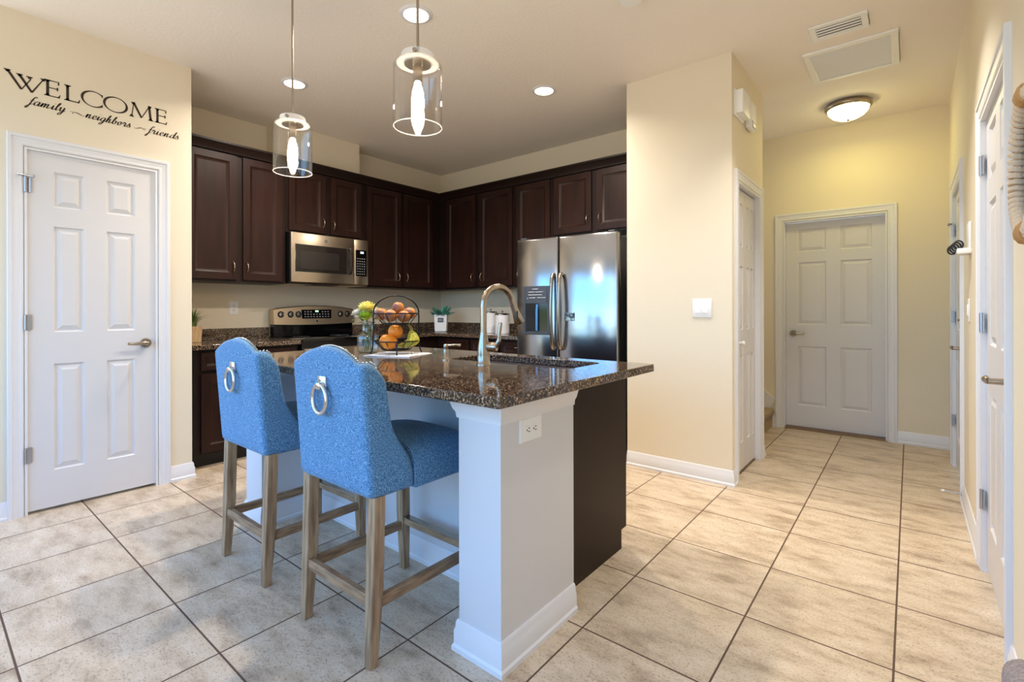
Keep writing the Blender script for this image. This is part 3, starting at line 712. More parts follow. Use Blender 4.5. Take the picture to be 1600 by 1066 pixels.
mb.add(V, F).build('slab', M['granite'], tp, bevel=.004)
# sink
sk = thing('sink', 'undermount stainless double-bowl sink set in the island granite', 'sink', (-.6, 1.31, .72))
for a, b in ((sx0-.012, -.625), (-.605, sx1+.012)):
    mb = MB(); o = rrect(a, b, sy0-.012, sy1+.012, .05); o2 = rrect(a+.02, b-.02, sy0+.01, sy1-.01, .06); n = len(o)
    V = [(x, y, ZC-CT-.001) for x, y in o]+[(x, y, .74) for x, y in o2]
    mb.add(V, [(k, (k+1) % n, n+(k+1) % n, n+k) for k in range(n)]+[tuple(range(n, 2*n))])
    bw = mb.build('bowl', M['steel_warm'], sk, smooth=50); md = bw.modifiers.new('solid', 'SOLIDIFY'); md.thickness = .002
    MB().cyl(((a+b)/2, 1.31, .7415), ((a+b)/2, 1.31, .745), .04, .035, 20).build('drain', M['chrome'], sk)
MB().box(-.627, -.603, sy0, sy1, ZC-CT-.03, ZC-CT-.004).build('divider', M['steel_warm'], sk, bevel=.004)
# faucet
fc = thing('faucet', 'tall gooseneck pull-down kitchen faucet in brushed nickel', 'faucet', (-.618, 1.045, ZC))
fxx, fyy = -.618, 1.045
MB().lathe([(.034, 0), (.034, .006), (.030, .010), (.031, .05), (.028, .085), (.020, .135), (.0165, .150), (.0165, .16)], (fxx, fyy, ZC), 24).build('base', M['nickel'], fc, smooth=60)
arc = [(fxx, fyy, ZC+.155), (fxx, fyy, ZC+.26)]
for k in range(0, 13):
    a = math.pi-k*(math.pi*.93)/12; arc.append((fxx+.02*(1-math.cos(math.pi-a))/2, fyy+.098+.098*math.cos(a), ZC+.285+.092*math.sin(a)))
MB().tube(catmull(arc, 4), .0155, 14).build('spout', M['nickel'], fc, smooth=60)
e0 = Vector(arc[-1]); dv = (Vector(arc[-1])-Vector(arc[-2])).normalized()
dv = (dv+Vector((.10, .30, -.55))).normalized()
hd = MB().tube([e0, e0+dv*.02, e0+dv*.06, e0+dv*.115, e0+dv*.12], [.0155, .0165, .019, .027, .024], 16).build('spray_head', M['nickel'], fc, smooth=60)
sd = Vector((.75, -.6, 0)); MB().rbox(-.006, .006, -.006, .006, -.026, .026, .005).build('spray_button', M['black'], hd).location = e0+dv*.07+Vector((.012, -.013, -.008))
hp = Vector((fxx, fyy, ZC+.088)); hv = Vector((.94, .34, 0)).normalized()
hb = MB().tube([hp+hv*.02, hp+hv*.055, hp+hv*.068], [.022, .023, .019], 16).build('valve', M['nickel'], fc, smooth=60)
MB().tube(catmull([hp+hv*.06, hp+hv*.078+Vector((0, 0, .03)), hp+hv*.080+Vector((0, 0, .06)), hp+hv*.088+Vector((0, 0, .115))], 5), [.012]*6+[.010]*5+[.0095]*4+[.008], 12).build('handle', M['nickel'], fc, smooth=60)
sp = thing('soap_dispenser', 'short brushed nickel soap dispenser beside the tall faucet', 'soap dispenser', (-.925, 1.09, ZC))
MB().lathe([(.022, 0), (.022, .005), (.015, .010), (.0145, .055), (.012, .06)], (-.925, 1.09, ZC), 18).build('base', M['nickel'], sp, smooth=60)
MB().lathe([(.010, .058), (.013, .066), (.014, .080), (.012, .084), (.0, .085)], (-.925, 1.09, ZC), 18).tube([(-.925, 1.09, ZC+.076), (-.885, 1.125, ZC+.080), (-.868, 1.14, ZC+.074)], [.006, .0055, .005], 10).build('pump', M['nickel'], sp, smooth=60)

# ------------------------------------------------------------------ bar stools
def make_stool(cx, label):
    t = thing('bar_stool', label, 'bar stool', (cx, .54, 0), 'blue tweed bar stools at the island')
    zb = .562; hw0 = .237; th = .052
    yb = lambda z: .282-.040*(z-zb)/.5
    dk = [(.50, .192), (.655, .190), (.70, .168), (.75, .132), (.80, .112), (.88, .104), (.97, .100), (1.03, .088), (1.10, .08)]
    def dep(z):
        for (a, p), (b, q) in zip(dk, dk[1:]):
            if z <= b: k = max(0, (z-a)/(b-a)); return p+(q-p)*k
        return dk[-1][1]
    S_ = [('w', k/6) for k in range(6)]+[('c', k/4) for k in range(4)]+[('b', k/14) for k in range(15)]+[('C', k/4) for k in range(1, 5)]+[('W', k/6) for k in range(1, 7)]
    def ztop(kind, k):
        if kind == 'b':
            x = abs(2*k-1); return 1.026+.052*(1-x**2.1)
        if kind in 'cC': return 1.026
        a = k if kind == 'w' else 1-k
        return 1.022-.060*(1-a)**2.6
    def pt(kind, k, z, inner):
        o = th if inner else 0; hw = hw0-o-.006*(z-zb)/.5; rc = .022 if not inner else .03
        Y = yb(z)+o; front = yb(z)+dep(z)
        if kind in 'wW':
            a = k if kind == 'w' else 1-k; x = hw; y = front+(Y+rc-front)*a
            return (x if kind == 'w' else -x, y)
        if kind in 'cC':
            a = (k if kind == 'c' else 1-k)*math.pi/2
            x = hw-rc+rc*math.cos(a); y = Y+rc-rc*math.sin(a); return (x if kind == 'c' else -x, y)
        return ((hw-rc)*(1-2*k), Y)
    NT = 12; n = len(S_); V = []; F = []
    for inner in (0, 1):
        for j in range(NT+1):
            for kd, k in S_:
                z = zb+(ztop(kd, k)-zb)*j/NT; x, y = pt(kd, k, z, inner); V.append((cx+x, y, z))
    o = (NT+1)*n
    for j in range(NT):
        for i in range(n-1):
            F.append((j*n+i, j*n+i+1, (j+1)*n+i+1, (j+1)*n+i)); F.append((o+j*n+i+1, o+j*n+i, o+(j+1)*n+i, o+(j+1)*n+i+1))
    for i in range(n-1): F.append((NT*n+i, NT*n+i+1, o+NT*n+i+1, o+NT*n+i)); F.append((i+1, i, o+i, o+i+1))
    for j in range(NT): F.append((j*n, (j+1)*n, o+(j+1)*n, o+j*n)); F.append(((j+1)*n+n-1, j*n+n-1, o+j*n+n-1, o+(j+1)*n+n-1))
    bk = MB().add(V, F).build('backrest', M['tweed'], t, sub=1)
    # nail heads along the top front edge and down the wings
    mb = MB(); P = []
    for kd, k in [('w', i/8) for i in range(8)]+[('c', i/3) for i in range(3)]+[('b', i/34) for i in range(35)]+[('C', i/3) for i in range(1, 4)]+[('W', i/8) for i in range(1, 9)]:
        z = ztop(kd, k)-.004; a = Vector((*pt(kd, k, z, 1), z)); b = Vector((*pt(kd, k, z, 0), z)); p = a.lerp(b, .28); p.z = z+.0035; P.append(p)
    for p in P: mb.ball((cx+p.x, p.y, p.z), .0052, 8, 5, (1, 1, .7))
    lab(mb.build('nailhead_trim', M['chrome'], bk, smooth=60), 'row of small silver nail heads')
    # seat
    mb = MB()
    for x0, x1, ya, yz, sd in ((-.183, .183, .305, .470, .012), (-.238, .238, .468, .805, .022)):
        nx, ny = 14, 10; V = []; F = []
        for j in range(ny+1):
            for i in range(nx+1):
                u = 2*i/nx-1; v = 2*j/ny-1
                full = .06*(1-abs(u)**3)*(1-max(0, (ya+(yz-ya)*j/ny-.55)/.27)**3 if ya > .4 else 1)
                ed = min(1, (1-abs(u))*8, (1-v)*6 if ya > .4 else 1)
                V.append((cx+x0+(x1-x0)*i/nx, ya+(yz-ya)*j/ny, .675+full+sd*(math.sqrt(max(0, 1-(1-ed)**2))-1)))
        m_ = len(V); V += [(a, b, zb) for a, b, c in V]
        for j in range(ny):
            for i in range(nx):
                a = j*(nx+1)+i; F.append((a, a+1, a+nx+2, a+nx+1)); F.append((m_+a+1, m_+a, m_+a+nx+1, m_+a+nx+2))
        for i in range(nx):
            F.append((i+1, i, m_+i, m_+i+1)); a = ny*(nx+1)+i; F.append((a, a+1, m_+a+1, m_+a))
        for j in range(ny):
            a = j*(nx+1); F.append((a, a+nx+1, m_+a+nx+1, m_+a)); a += nx; F.append((a+nx+1, a, m_+a, m_+a+nx+1))
        mb.add(V, F)
    mb.build('seat', M['tweed'], t, smooth=50)
    # ring pull on the back
    rz = .918; ry = yb(rz)-.001
    mt = MB().rbox(cx-.036, cx+.018, ry-.010, ry+.006, rz+.010, rz+.052, .004).rbox(cx-.024, cx+.006, ry-.026, ry-.006, rz+.004, rz+.030, .005).build('ring_mount', M['chrome'], t, smooth=40)
    MB().torus((cx-.009, ry-.016, rz-.030), .046, .0082, 'Y', 36, 10, 1.12).build('ring', M['chrome'], mt, smooth=60)
    # legs and stretchers
    for sx, yy, bend in ((-1, .318, -.022), (1, .318, -.022), (-1, .765, .010), (1, .765, .010)):
        x = cx+sx*.2125; w1, w0 = .0225, .0165; yb0 = yy+bend
        q = lambda c, y, w_, z: [(c-w_, y-w_, z), (c+w_, y-w_, z), (c+w_, y+w_, z), (c-w_, y+w_, z)]
        mb = MB(); r0 = q(x, yb0, w0, 0); r1 = q(x, yy+bend*.35, .0225, .27); r2 = q(x, yy, w1, zb+.01)
        mb.add(r0+r1+r2, [(3, 2, 1, 0), (8, 9, 10, 11)]+[(i*4+k, i*4+(k+1) % 4, i*4+4+(k+1) % 4, i*4+4+k) for i in (0, 1) for k in range(4)])
        mb.build('leg', M['oak'], t, bevel=.003)
    mb = MB().box(cx-.195, cx+.195, .302-.010, .302+.014, .195, .235); mb.build('stretcher', M['oak_rail'], t, bevel=.003)
    for sx in (-1, 1): MB().box(cx+sx*.2125-.012, cx+sx*.2125+.012, .318, .750, .188, .226).build('stretcher', M['oak_rail'], t, bevel=.003)
    fr_ = MB().box(cx-.195, cx+.195, .755, .780, .212, .245).build('stretcher', M['oak_rail'], t, bevel=.003)
    lab(MB().box(cx-.190, cx+.190, .752, .784, .245, .249).build('kick_plate', M['nickel'], fr_), 'dark metal foot plate')
    return t
s2 = make_stool(-.662, 'blue tweed bar stool closest to the white end post of the island')
s1 = copy_tree(s2); s1.location = (-1.435, .54, 0)
s1['label'] = 'blue tweed bar stool standing between the other stool and the pantry door'

# ------------------------------------------------------------------ lamps
def area(name, loc, size, watts, col, parent=None, spread=180):
    la = bpy.data.lights.new(name, 'AREA'); la.shape = 'DISK'; la.size = size; la.energy = watts; la.color = col; la.spread = R(spread)
    o = bpy.data.objects.new(name, la); COL.objects.link(o); o.location = loc
    if parent is not None: o.parent = parent
    return o
def downlight(x, y, label, watts=LAMP['can'], col=WARM, spread=145):
    t = thing('recessed_light', label, 'ceiling light', (x, y, CZ), 'recessed ceiling lights of the kitchen')
    MB().lathe([(.072, -.001), (.073, -.010), (.090, -.008), (.098, -.001)], (x, y, CZ), 36).build('trim_ring', M['white'], t, smooth=50)
    MB().lathe([(0, -.0075), (.05, -.007), (.073, -.004)], (x, y, CZ), 36).build('lens', M['lens'], t, smooth=60)
    area('lamp', (0, 0, -.012), .14, watts, col, t, spread)
    return t
downlight(-1.294, 1.202, 'round lit recessed ceiling light behind the rod of the larger-looking pendant')
downlight(-2.708, 1.185, 'round lit recessed ceiling light behind the rod of the pendant nearer the pantry')
downlight(-1.293, 2.503, 'round lit recessed ceiling light in front of the refrigerator, free of any pendant rod')
downlight(.62, 2.35, 'added unseen recessed light brightening the hall, just above the top of the view', 14.0, (1.0, .96, .90), 100)  # added lamp out of view, lifts the light level in the hall
def pendant(x, y, label):
    t = thing('pendant_lamp', label, 'pendant lamp', (x, y, CZ), 'glass pendant lamps over the island')
    zb, zt, rr = 1.925, 2.175, .095
    MB().lathe([(.062, 0), (.062, -.012), (.05, -.022), (.012, -.028)], (x, y, CZ), 28).build('canopy', M['nickel'], t, smooth=40)
    MB().cyl((x, y, zt-.01), (x, y, CZ-.02), .0055, n=12).build('rod', M['nickel'], t, smooth=60)
    g_ = MB().lathe([(rr, zb), (rr, zt-.012), (rr-.004, zt-.003), (rr-.012, zt)], (x, y, 0), 48).build('glass_shade', M['clear'], t, smooth=60)
    md = g_.modifiers.new('solid', 'SOLIDIFY'); md.thickness = .003
    # open ends: drop the lathe caps
    for me in (g_.data,):
        b = bmesh.new(); b.from_mesh(me); bmesh.ops.delete(b, geom=[f for f in b.faces if len(f.verts) > 4], context='FACES'); b.to_mesh(me); b.free()
    lab(MB().torus((x, y, zb), rr-.0015, .0022, n=48, m=6).build('glass_rim', M['glow_glass'], g_, smooth=60), 'lower rim of the clear glass, whitened as if lit')
    sh = MB().lathe([(rr-.012, zt), (.058, zt+.001), (.058, zt+.034), (.061, zt+.038), (.063, zt+.034), (.063, zt+.004), (rr-.012, zt+.004)], (x, y, 0), 48).build('glass_collar', M['glow_glass'], g_, smooth=60)
    MB().lathe([(0, zt-.004), (.052, zt-.004), (.054, zt+.004), (.05, zt+.012), (.0, zt+.014)], (x, y, 0), 32).build('cap_plate', M['nickel'], t, smooth=40)
    mb = MB()
    for k in range(3):
        a = R(-50+120*k); mb.cyl((x+.056*math.cos(a), y+.056*math.sin(a), zt+.020), (x+.074*math.cos(a), y+.074*math.sin(a), zt+.020), .008, n=12)
    mb.build('thumb_screw', M['nickel'], t, smooth=40)
    MB().lathe([(.016, zt-.075), (.0185, zt-.073), (.0185, zt-.015), (.014, zt-.004)], (x, y, 0), 24).build('socket', M['nickel'], t, smooth=40)
    MB().lathe([(.012, zt-.072), (.014, zt-.085), (.022, zt-.115), (.025, zt-.150), (.024, zt-.172), (.015, zt-.198), (.007, zt-.214), (0, zt-.216)], (x, y, 0), 24).build('bulb', M['bulb'], t, smooth=60)
    return t
pendant(-.540, .58, 'clear glass cylinder pendant lamp over the post end of the island')
pendant(-1.540, .58, 'clear glass cylinder pendant lamp over the pantry end of the island')
t = thing('flush_ceiling_light', 'lit frosted dome ceiling light with a nickel rim in the hall', 'ceiling light', (.56, 4.35, CZ))
c_ = (.56, 4.35, CZ)
MB().lathe([(.15, 0), (.165, -.012), (.172, -.03), (.168, -.042), (.150, -.05), (.145, -.045)], c_, 40).build('rim', M['nickel'], t, smooth=50)
MB().lathe([(.150, -.046), (.142, -.075), (.115, -.105), (.075, -.127), (.03, -.137), (0, -.138)], c_, 40).build('dome', M['dome'], t, smooth=60)
MB().lathe([(.012, -.135), (.010, -.145), (.006, -.152), (.008, -.160), (0, -.166)], c_, 16).build('finial', M['nickel'], t, smooth=50)
area('lamp', (0, 0, -.17), .26, LAMP['hall'], (1.0, .88, .28), t)

# vents and ceiling pieces
t = thing('supply_vent', 'white slatted supply vent in the ceiling before the hall', 'vent', (.625, 2.94, CZ))
vx0, vx1, vy0, vy1 = .475, .775, 2.838, 3.045
mb = MB()
for a, b, c, d in ((vx0, vx1, vy0, vy0+.035), (vx0, vx1, vy1-.035, vy1), (vx0, vx0+.035, vy0+.035, vy1-.035), (vx1-.035, vx1, vy0+.035, vy1-.035)): mb.box(a, b, c, d, CZ-.010, CZ-.0005)
mb.build('frame', M['plastic'], t, bevel=.003)
MB().box(vx0+.03, vx1-.03, vy0+.03, vy1-.03, CZ-.003, CZ-.001).build('duct_shade', M['slot'], t)  # dark plate stands for the shade up inside the duct
for k in range(4):
    yy = vy0+.045+k*.034
    MB().hexa([(vx0+.035, yy, CZ-.010), (vx1-.035, yy, CZ-.010), (vx1-.035, yy+.013, CZ-.013), (vx0+.035, yy+.013, CZ-.013)], [(vx0+.035, yy, CZ-.008), (vx1-.035, yy, CZ-.008), (vx1-.035, yy+.013, CZ-.011), (vx0+.035, yy+.013, CZ-.011)]).build('slat', M['plastic'], t)
t = thing('return_grille', 'large white return-air grille in the ceiling before the hall light', 'vent', (.65, 3.46, CZ))
vx0, vx1, vy0, vy1 = .393, .912, 3.185, 3.73
mb = MB()
for a, b, c, d in ((vx0, vx1, vy0, vy0+.04), (vx0, vx1, vy1-.04, vy1), (vx0, vx0+.04, vy0+.04, vy1-.04), (vx1-.04, vx1, vy0+.04, vy1-.04)): mb.box(a, b, c, d, CZ-.014, CZ-.0005)
mb.build('frame', M['plastic'], t, bevel=.003)
MB().box(vx0+.035, vx1-.035, vy0+.035, vy1-.035, CZ-.002, CZ-.0008).build('duct_shade', mat('grille_shadow', (84, 82, 80), .8), t)  # grey backing sheet paints in the shade between the louvers
mb = MB(); n = 36   # louvers tip toward the kitchen
for k in range(n):
    yy = vy0+.042+k*(vy1-vy0-.084)/n
    mb.hexa([(vx0+.04, yy, CZ-.008), (vx1-.04, yy, CZ-.008), (vx1-.04, yy+.0065, CZ-.0095), (vx0+.04, yy+.0065, CZ-.0095)], [(vx0+.04, yy, CZ-.007), (vx1-.04, yy, CZ-.007), (vx1-.04, yy+.0065, CZ-.0085), (vx0+.04, yy+.0065, CZ-.0085)])
mb.build('louver', M['plastic'], t)
tag(MB().lathe([(.068, 0), (.068, -.02), (.055, -.034), (0, -.036)], (-.235, 1.84, CZ), 28).build('smoke_detector', M['plastic'], None, smooth=40), 'round white smoke detector at the very edge of the ceiling view', 'smoke detector')

# ------------------------------------------------------------------ wall lettering on the pantry wall
xd = XP+.0012
def ribbon(mb, pts, wf):
    """flat stroke on the pantry wall: pts (y, z), wf(i, angle, t) = width"""
    P = [Vector(p) for p in pts]; n = len(P); L = []; Rr = []
    for i, p in enumerate(P):
        a = P[max(0, i-1)]; b = P[min(n-1, i+1)]; d = (b-a)
        if d.length < 1e-9: d = Vector((1, 0))
        d.normalize(); nn = Vector((-d.y, d.x)); w_ = wf(i/(n-1), math.atan2(d.y, d.x))/2
        L.append(p+nn*w_); Rr.append(p-nn*w_)
    V = [(xd, q.x, q.y) for q in L+Rr]; V += [(XP+.0003, q.x, q.y) for q in L+Rr]
    F = []
    for i in range(n-1): F += [(i, i+1, n+i+1, n+i), (i, 2*n+i, 2*n+i+1, i+1), (n+i, n+i+1, 3*n+i+1, 3*n+i)]
    F += [(0, n, 3*n, 2*n), (n-1, 3*n-1, 4*n-1, 2*n-1)]
    mb.add(V, F)
dec = thing('wall_decal', 'dark WELCOME lettering with family, neighbors, friends script above the pantry door', 'wall decal', (XP, .08, 2.5))
z0, z1 = 2.498, 2.596; H = z1-z0
ST, TN = .0135, .0052       # thick and thin strokes
def line(mb, a, b, w_, w1=None): ribbon(mb, [a, ((a[0]+b[0])/2, (a[1]+b[1])/2), b], lambda t_, an: w_+((w1 or w_)-w_)*t_)
def serif(mb, y, z, hw, up):
    """bracketed serif: thin bar with a small wedge"""
    s_ = 1 if up else -1
    line(mb, (y-hw, z-s_*.0022), (y+hw, z-s_*.0022), .0044); ribbon(mb, [(y, z-s_*.003), (y, z-s_*.008), (y, z-s_*.015)], lambda t_, an: hw*1.35*(1-t_)**2+ST*.75)
def letter(build, nm='letter'):
    mb = MB(); build(mb); return mb.build(nm, M['decal'], dec, weld=False)
def W(mb):
    a = -.336; top = z1
    line(mb, (a+.006, top-.002), (a+.064, z0), ST, ST*.85); line(mb, (a+.064, z0), (a+.104, top-.026), TN)
    line(mb, (a+.054, top-.012), (a+.108, z0-.004), ST, ST*.85); line(mb, (a+.108, z0-.004), (a+.158, top-.008), TN*1.5, TN)
    for yy in (a+.006, a+.056, a+.098, a+.158): serif(mb, yy, top-(.0 if yy < a+.02 else .010 if yy < a+.08 else .012 if yy < a+.12 else .004), .014, True)
letter(W)
def E_(y):
    def f(mb):
        line(mb, (y+.016, z0), (y+.016, z1), ST); serif(mb, y+.016, z1, .016, True); serif(mb, y+.016, z0, .016, False)
        line(mb, (y+.016, z1-.003), (y+.066, z1-.003), TN); line(mb, (y+.066, z1), (y+.064, z1-.020), .004, .008)
        line(mb, (y+.016, z0+.052), (y+.060, z0+.052), TN); line(mb, (y+.060, z0+.062), (y+.060, z0+.042), .007)
        line(mb, (y+.016, z0+.003), (y+.070, z0+.003), TN); line(mb, (y+.072, z0+.020), (y+.064, z0), .003, .009)
    return f
letter(E_(-.176))
def Lf(mb):
    y = -.086; line(mb, (y+.016, z0), (y+.016, z1-.002), ST); serif(mb, y+.016, z1-.002, .016, True); serif(mb, y+.016, z0, .016, False)
    line(mb, (y+.016, z0+.003), (y+.070, z0+.003), TN*1.2); line(mb, (y+.074, z0+.022), (y+.066, z0), .003, .010)
letter(Lf)
def rnd(cy, rx, a0, a1):
    def f(mb):
        n = 40; P = []
        for k in range(n+1):
            a = R(a0+(a1-a0)*k/n); P.append((cy+rx*math.cos(a), (z0+z1)/2+(H/2-.001)*math.sin(a)))
        ribbon(mb, P, lambda t_, an: TN+(ST-TN)*abs(math.sin(an+.25))**2)
        if a1-a0 < 350:
            for s_ in (1, -1): line(mb, (P[0 if s_ > 0 else -1][0], (z0+z1)/2+s_*.040), (P[0 if s_ > 0 else -1][0]+.002, (z0+z1)/2+s_*.022), .007, .004)
    return f
letter(rnd(.054, .056, 42, 318)); letter(rnd(.1655, .0585, 0, 360))
def Mf(mb):
    y = .236
    line(mb, (y+.014, z0), (y+.026, z1), TN); line(mb, (y+.024, z1), (y+.068, z0+.006), ST, ST*.85); line(mb, (y+.068, z0+.006), (y+.112, z1-.002), TN)
    line(mb, (y+.110, z1), (y+.120, z0), ST); serif(mb, y+.014, z0, .013, False); serif(mb, y+.120, z0, .015, False); serif(mb, y+.022, z1, .010, True); serif(mb, y+.114, z1, .009, True)
letter(Mf); letter(E_(.378))
# script: single strokes per letter in a unit where x-height = 1
SC = {
 'f': (.62, [[(.78, 1.75), (.60, 1.95), (.42, 1.5), (.26, .3), (.05, -.75), (-.12, -.9), (-.10, -.55), (.20, -.1), (.55, .25)], [(.08, .95), (.62, 1.05)]]),
 'a': (.92, [[(.72, .85), (.45, 1.0), (.16, .6), (.14, .15), (.34, .02), (.60, .4), (.74, .95), (.66, .3), (.74, .02), (.95, .28)]]),
 'm': (1.36, [[(.05, .2), (.20, .95), (.12, 0), (.28, .7), (.50, .98), (.54, .7), (.46, 0), (.64, .7), (.88, .98), (.92, .7), (.86, .12), (1.0, .02), (1.30, .35)]]),
 'i': (.50, [[(.05, .3), (.24, .98), (.16, .25), (.24, .02), (.48, .3)], [(.30, 1.42), (.34, 1.5)]]),
 'l': (.52, [[(.05, .3), (.42, 1.5), (.44, 1.9), (.28, 1.6), (.16, .4), (.24, .02), (.50, .3)]]),
 'y': (.90, [[(.05, .6), (.20, .98), (.18, .3), (.32, .04), (.56, .4), (.70, .98), (.58, -.1), (.36, -.8), (.12, -.8), (.30, -.3), (.92, .3)]]),
 'n': (.95, [[(.05, .3), (.20, .97), (.12, 0), (.30, .7), (.54, .98), (.58, .7), (.52, .15), (.64, .02), (.92, .32)]]),
 'e': (.72, [[(.10, .38), (.52, .62), (.48, .95), (.26, .92), (.12, .45), (.24, .04), (.46, .04), (.74, .34)]]),
 'g': (.90, [[(.72, .85), (.45, 1.0), (.16, .6), (.14, .2), (.34, .06), (.60, .4), (.72, .95), (.56, -.2), (.34, -.85), (.10, -.8), (.30, -.3), (.92, .3)]]),
 'h': (.92, [[(.05, .3), (.42, 1.5), (.44, 1.9), (.28, 1.5), (.10, 0), (.28, .7), (.52, .98), (.56, .7), (.50, .15), (.62, .02), (.90, .32)]]),
 'b': (.86, [[(.05, .3), (.42, 1.5), (.44, 1.9), (.28, 1.5), (.14, .4), (.24, .02), (.52, .15), (.62, .7), (.46, .9), (.62, .72), (.88, .75)]]),
 'o': (.84, [[(.44, .98), (.16, .7), (.14, .2), (.34, .02), (.58, .35), (.54, .85), (.40, .95), (.60, .78), (.86, .8)]]),
 'r': (.72, [[(.02, .6), (.22, 1.08), (.24, .85), (.46, .9), (.38, .3), (.48, .02), (.72, .32)]]),
 's': (.66, [[(.02, .2), (.36, 1.05), (.34, .75), (.52, .3), (.36, .0), (.06, .10)]]),
 'd': (.92, [[(.70, .85), (.45, 1.0), (.16, .6), (.14, .15), (.34, .02), (.60, .5), (.86, 1.85), (.70, .3), (.76, .02), (.95, .3)]]),
}
def word(txt, y0_, y1_, zbase, xh):
    tot = sum(SC[c][0] for c in txt); k = (y1_-y0_)/(tot+.25); x = y0_; mb = MB()
    for c in txt:
        for st_ in SC[c][1]:
            P = catmull([(x+p[0]*k+p[1]*xh*.32, zbase+p[1]*xh, 0) for p in st_], 6)
            ribbon(mb, [(p.x, p.y) for p in P], lambda t_, an: .0022+.0064*max(0, abs(math.sin(an-.15)))**2.2*(1 if math.sin(an) < .35 else .75))
        x += SC[c][0]*k
    return mb.build('script_word', M['decal'], dec, weld=False)
word('family', -.246, -.075, 2.4215, .026); word('neighbors', .012, .250, 2.4195, .026); word('friends', .335, .528, 2.414, .026)
def flourish(a, b, flip):
    mb = MB(); s_ = -1 if flip else 1; P0 = [(a, 2.432), (a+(b-a)*.12, 2.438), (a+(b-a)*.22, 2.430), (a+(b-a)*.12, 2.424), (a+(b-a)*.30, 2.436), (a+(b-a)*.6, 2.432), (a+(b-a)*.85, 2.424), (b, 2.430)]
    if flip: P0 = [(a+b-p[0], p[1]) for p in reversed(P0)]
    P = catmull([(p[0], p[1], 0) for p in P0], 6); ribbon(mb, [(p.x, p.y) for p in P], lambda t_, an: .0016+.0055*math.exp(-((t_-(.30 if flip else .70))/.14)**2))
    return lab(mb.build('flourish', M['decal_grey'], dec, weld=False), 'faint grey swash between the words')
flourish(-.058, .012, False); flourish(.262, .330, True)

# ------------------------------------------------------------------ outlets and switches
def outlet(fn, u, v, parent_label, horiz=False, w_=.072, h_=.118):
    t = thing('electrical_outlet', parent_label, 'outlet', fn(u, v, 0))
    a, b = (h_, w_) if horiz else (w_, h_)
    C = [fn(u+p, v+q, d_) for d_, s_ in ((0, 1), (.004, 1), (.006, .94)) for p, q in ((-a/2*s_, -b/2*s_), (a/2*s_, -b/2*s_), (a/2*s_, b/2*s_), (-a/2*s_, b/2*s_))]
    MB().add(C, [(3, 2, 1, 0), (8, 9, 10, 11)]+[(i*4+k, i*4+(k+1) % 4, i*4+4+(k+1) % 4, i*4+4+k) for i in (0, 1) for k in range(4)]).build('faceplate', M['plastic'], t)
    for s_ in (-1, 1):
        cu, cv = (u+s_*.0195, v) if horiz else (u, v+s_*.0195)
        rr = MB(); n = 20
        ring = [fn(cu+.017*math.cos(2*math.pi*k/n), cv+.0165*math.sin(2*math.pi*k/n), d_) for d_ in (.005, .0075) for k in range(n)]
        rr.add(ring, [tuple(range(n, 2*n))]+[(k, (k+1) % n, n+(k+1) % n, n+k) for k in range(n)])
        rc = rr.build('receptacle', M['plastic'], t)
        mb = MB()
        for du, dv_, su, sv in ((-.006, .003, .0016, .005), (.006, .003, .0016, .004), (0, -.008, .0028, .0028)):
            if horiz: du, dv_, su, sv = dv_*1.0, du, sv, su
            Q = [fn(cu+du+p, cv+dv_+q, d_) for d_ in (.0072, .0079) for p, q in ((-su, -sv), (su, -sv), (su, sv), (-su, sv))]; mb.hexa(Q[:4], Q[4:])
        mb.build('slot', M['slot'], rc)
    return t
outlet(fx(XI1), .708, .782, 'white horizontal electrical outlet on the island end post', True, .082, .128)
outlet(fx(XK), 1.170, 1.222, 'white electrical outlet on the wall beside the range', False, .076, .12)
t = thing('light_switch', 'white double rocker light switch on the wall right of the refrigerator', 'light switch', (-.17, YS, 1.21))
fs = lambda u, v, w: (u, YS-w, v)
MB().rbox(-.236, -.104, YS-.006, YS, 1.145, 1.277, .003).build('faceplate', M['plastic'], t, smooth=40)
for u in (-.196, -.146):
    MB().hexa([fs(u-.016, 1.178, .005), fs(u+.016, 1.178, .005), fs(u+.016, 1.245, .005), fs(u-.016, 1.245, .005)], [fs(u-.016, 1.178, .011), fs(u+.016, 1.178, .011), fs(u+.016, 1.245, .007), fs(u-.016, 1.245, .007)]).build('rocker', M['plastic'], t, bevel=.001)
t = thing('light_switch', 'tall white light switch plate on the long wall between its two doors', 'light switch', (XR, 3.08, 1.2))
MB().rbox(XR-.006, XR, 3.04, 3.12, 1.13, 1.26, .003).build('faceplate', M['plastic'], t, smooth=40)
MB().rbox(XR-.011, XR-.005, 3.064, 3.096, 1.165, 1.228, .002).build('rocker', M['plastic'], t, smooth=40)
t = thing('key_rack', 'small white wall rack with black coiled straps between the two hall doors', 'key rack', (XR, 3.02, 1.5))
MB().rbox(XR-.012, XR, 2.945, 3.075, 1.535, 1.68, .004).build('back_plate', M['plastic'], t, smooth=40)
MB().rbox(XR-.06, XR, 2.935, 3.085, 1.505, 1.535, .004).build('ledge', M['plastic'], t, smooth=40)
for k in range(4):
    MB().torus((XR-.052-.007*k, 2.965+.03*k, 1.555-.006*k), .019, .0045, 'Y', 20, 8, 1.25).build('strap_loop', M['black'], t, smooth=60)
t = thing('door_chime', 'white square-cornered chime box high on the hall corner wall', 'door chime', (XS1, 3.00, 2.63))
MB().rbox(XS1, XS1+.012, 2.868, 3.085, 2.535, 2.715, .004).build('back_plate', M['plastic'], t, smooth=40)
MB().rbox(XS1+.010, XS1+.060, 2.878, 3.075, 2.545, 2.705, .006).build('cover', M['plastic'], t, smooth=40)
t = thing('motion_sensor', 'white rounded sensor box beyond the chime box on the hall corner wall', 'sensor', (XS1, 3.24, 2.60))
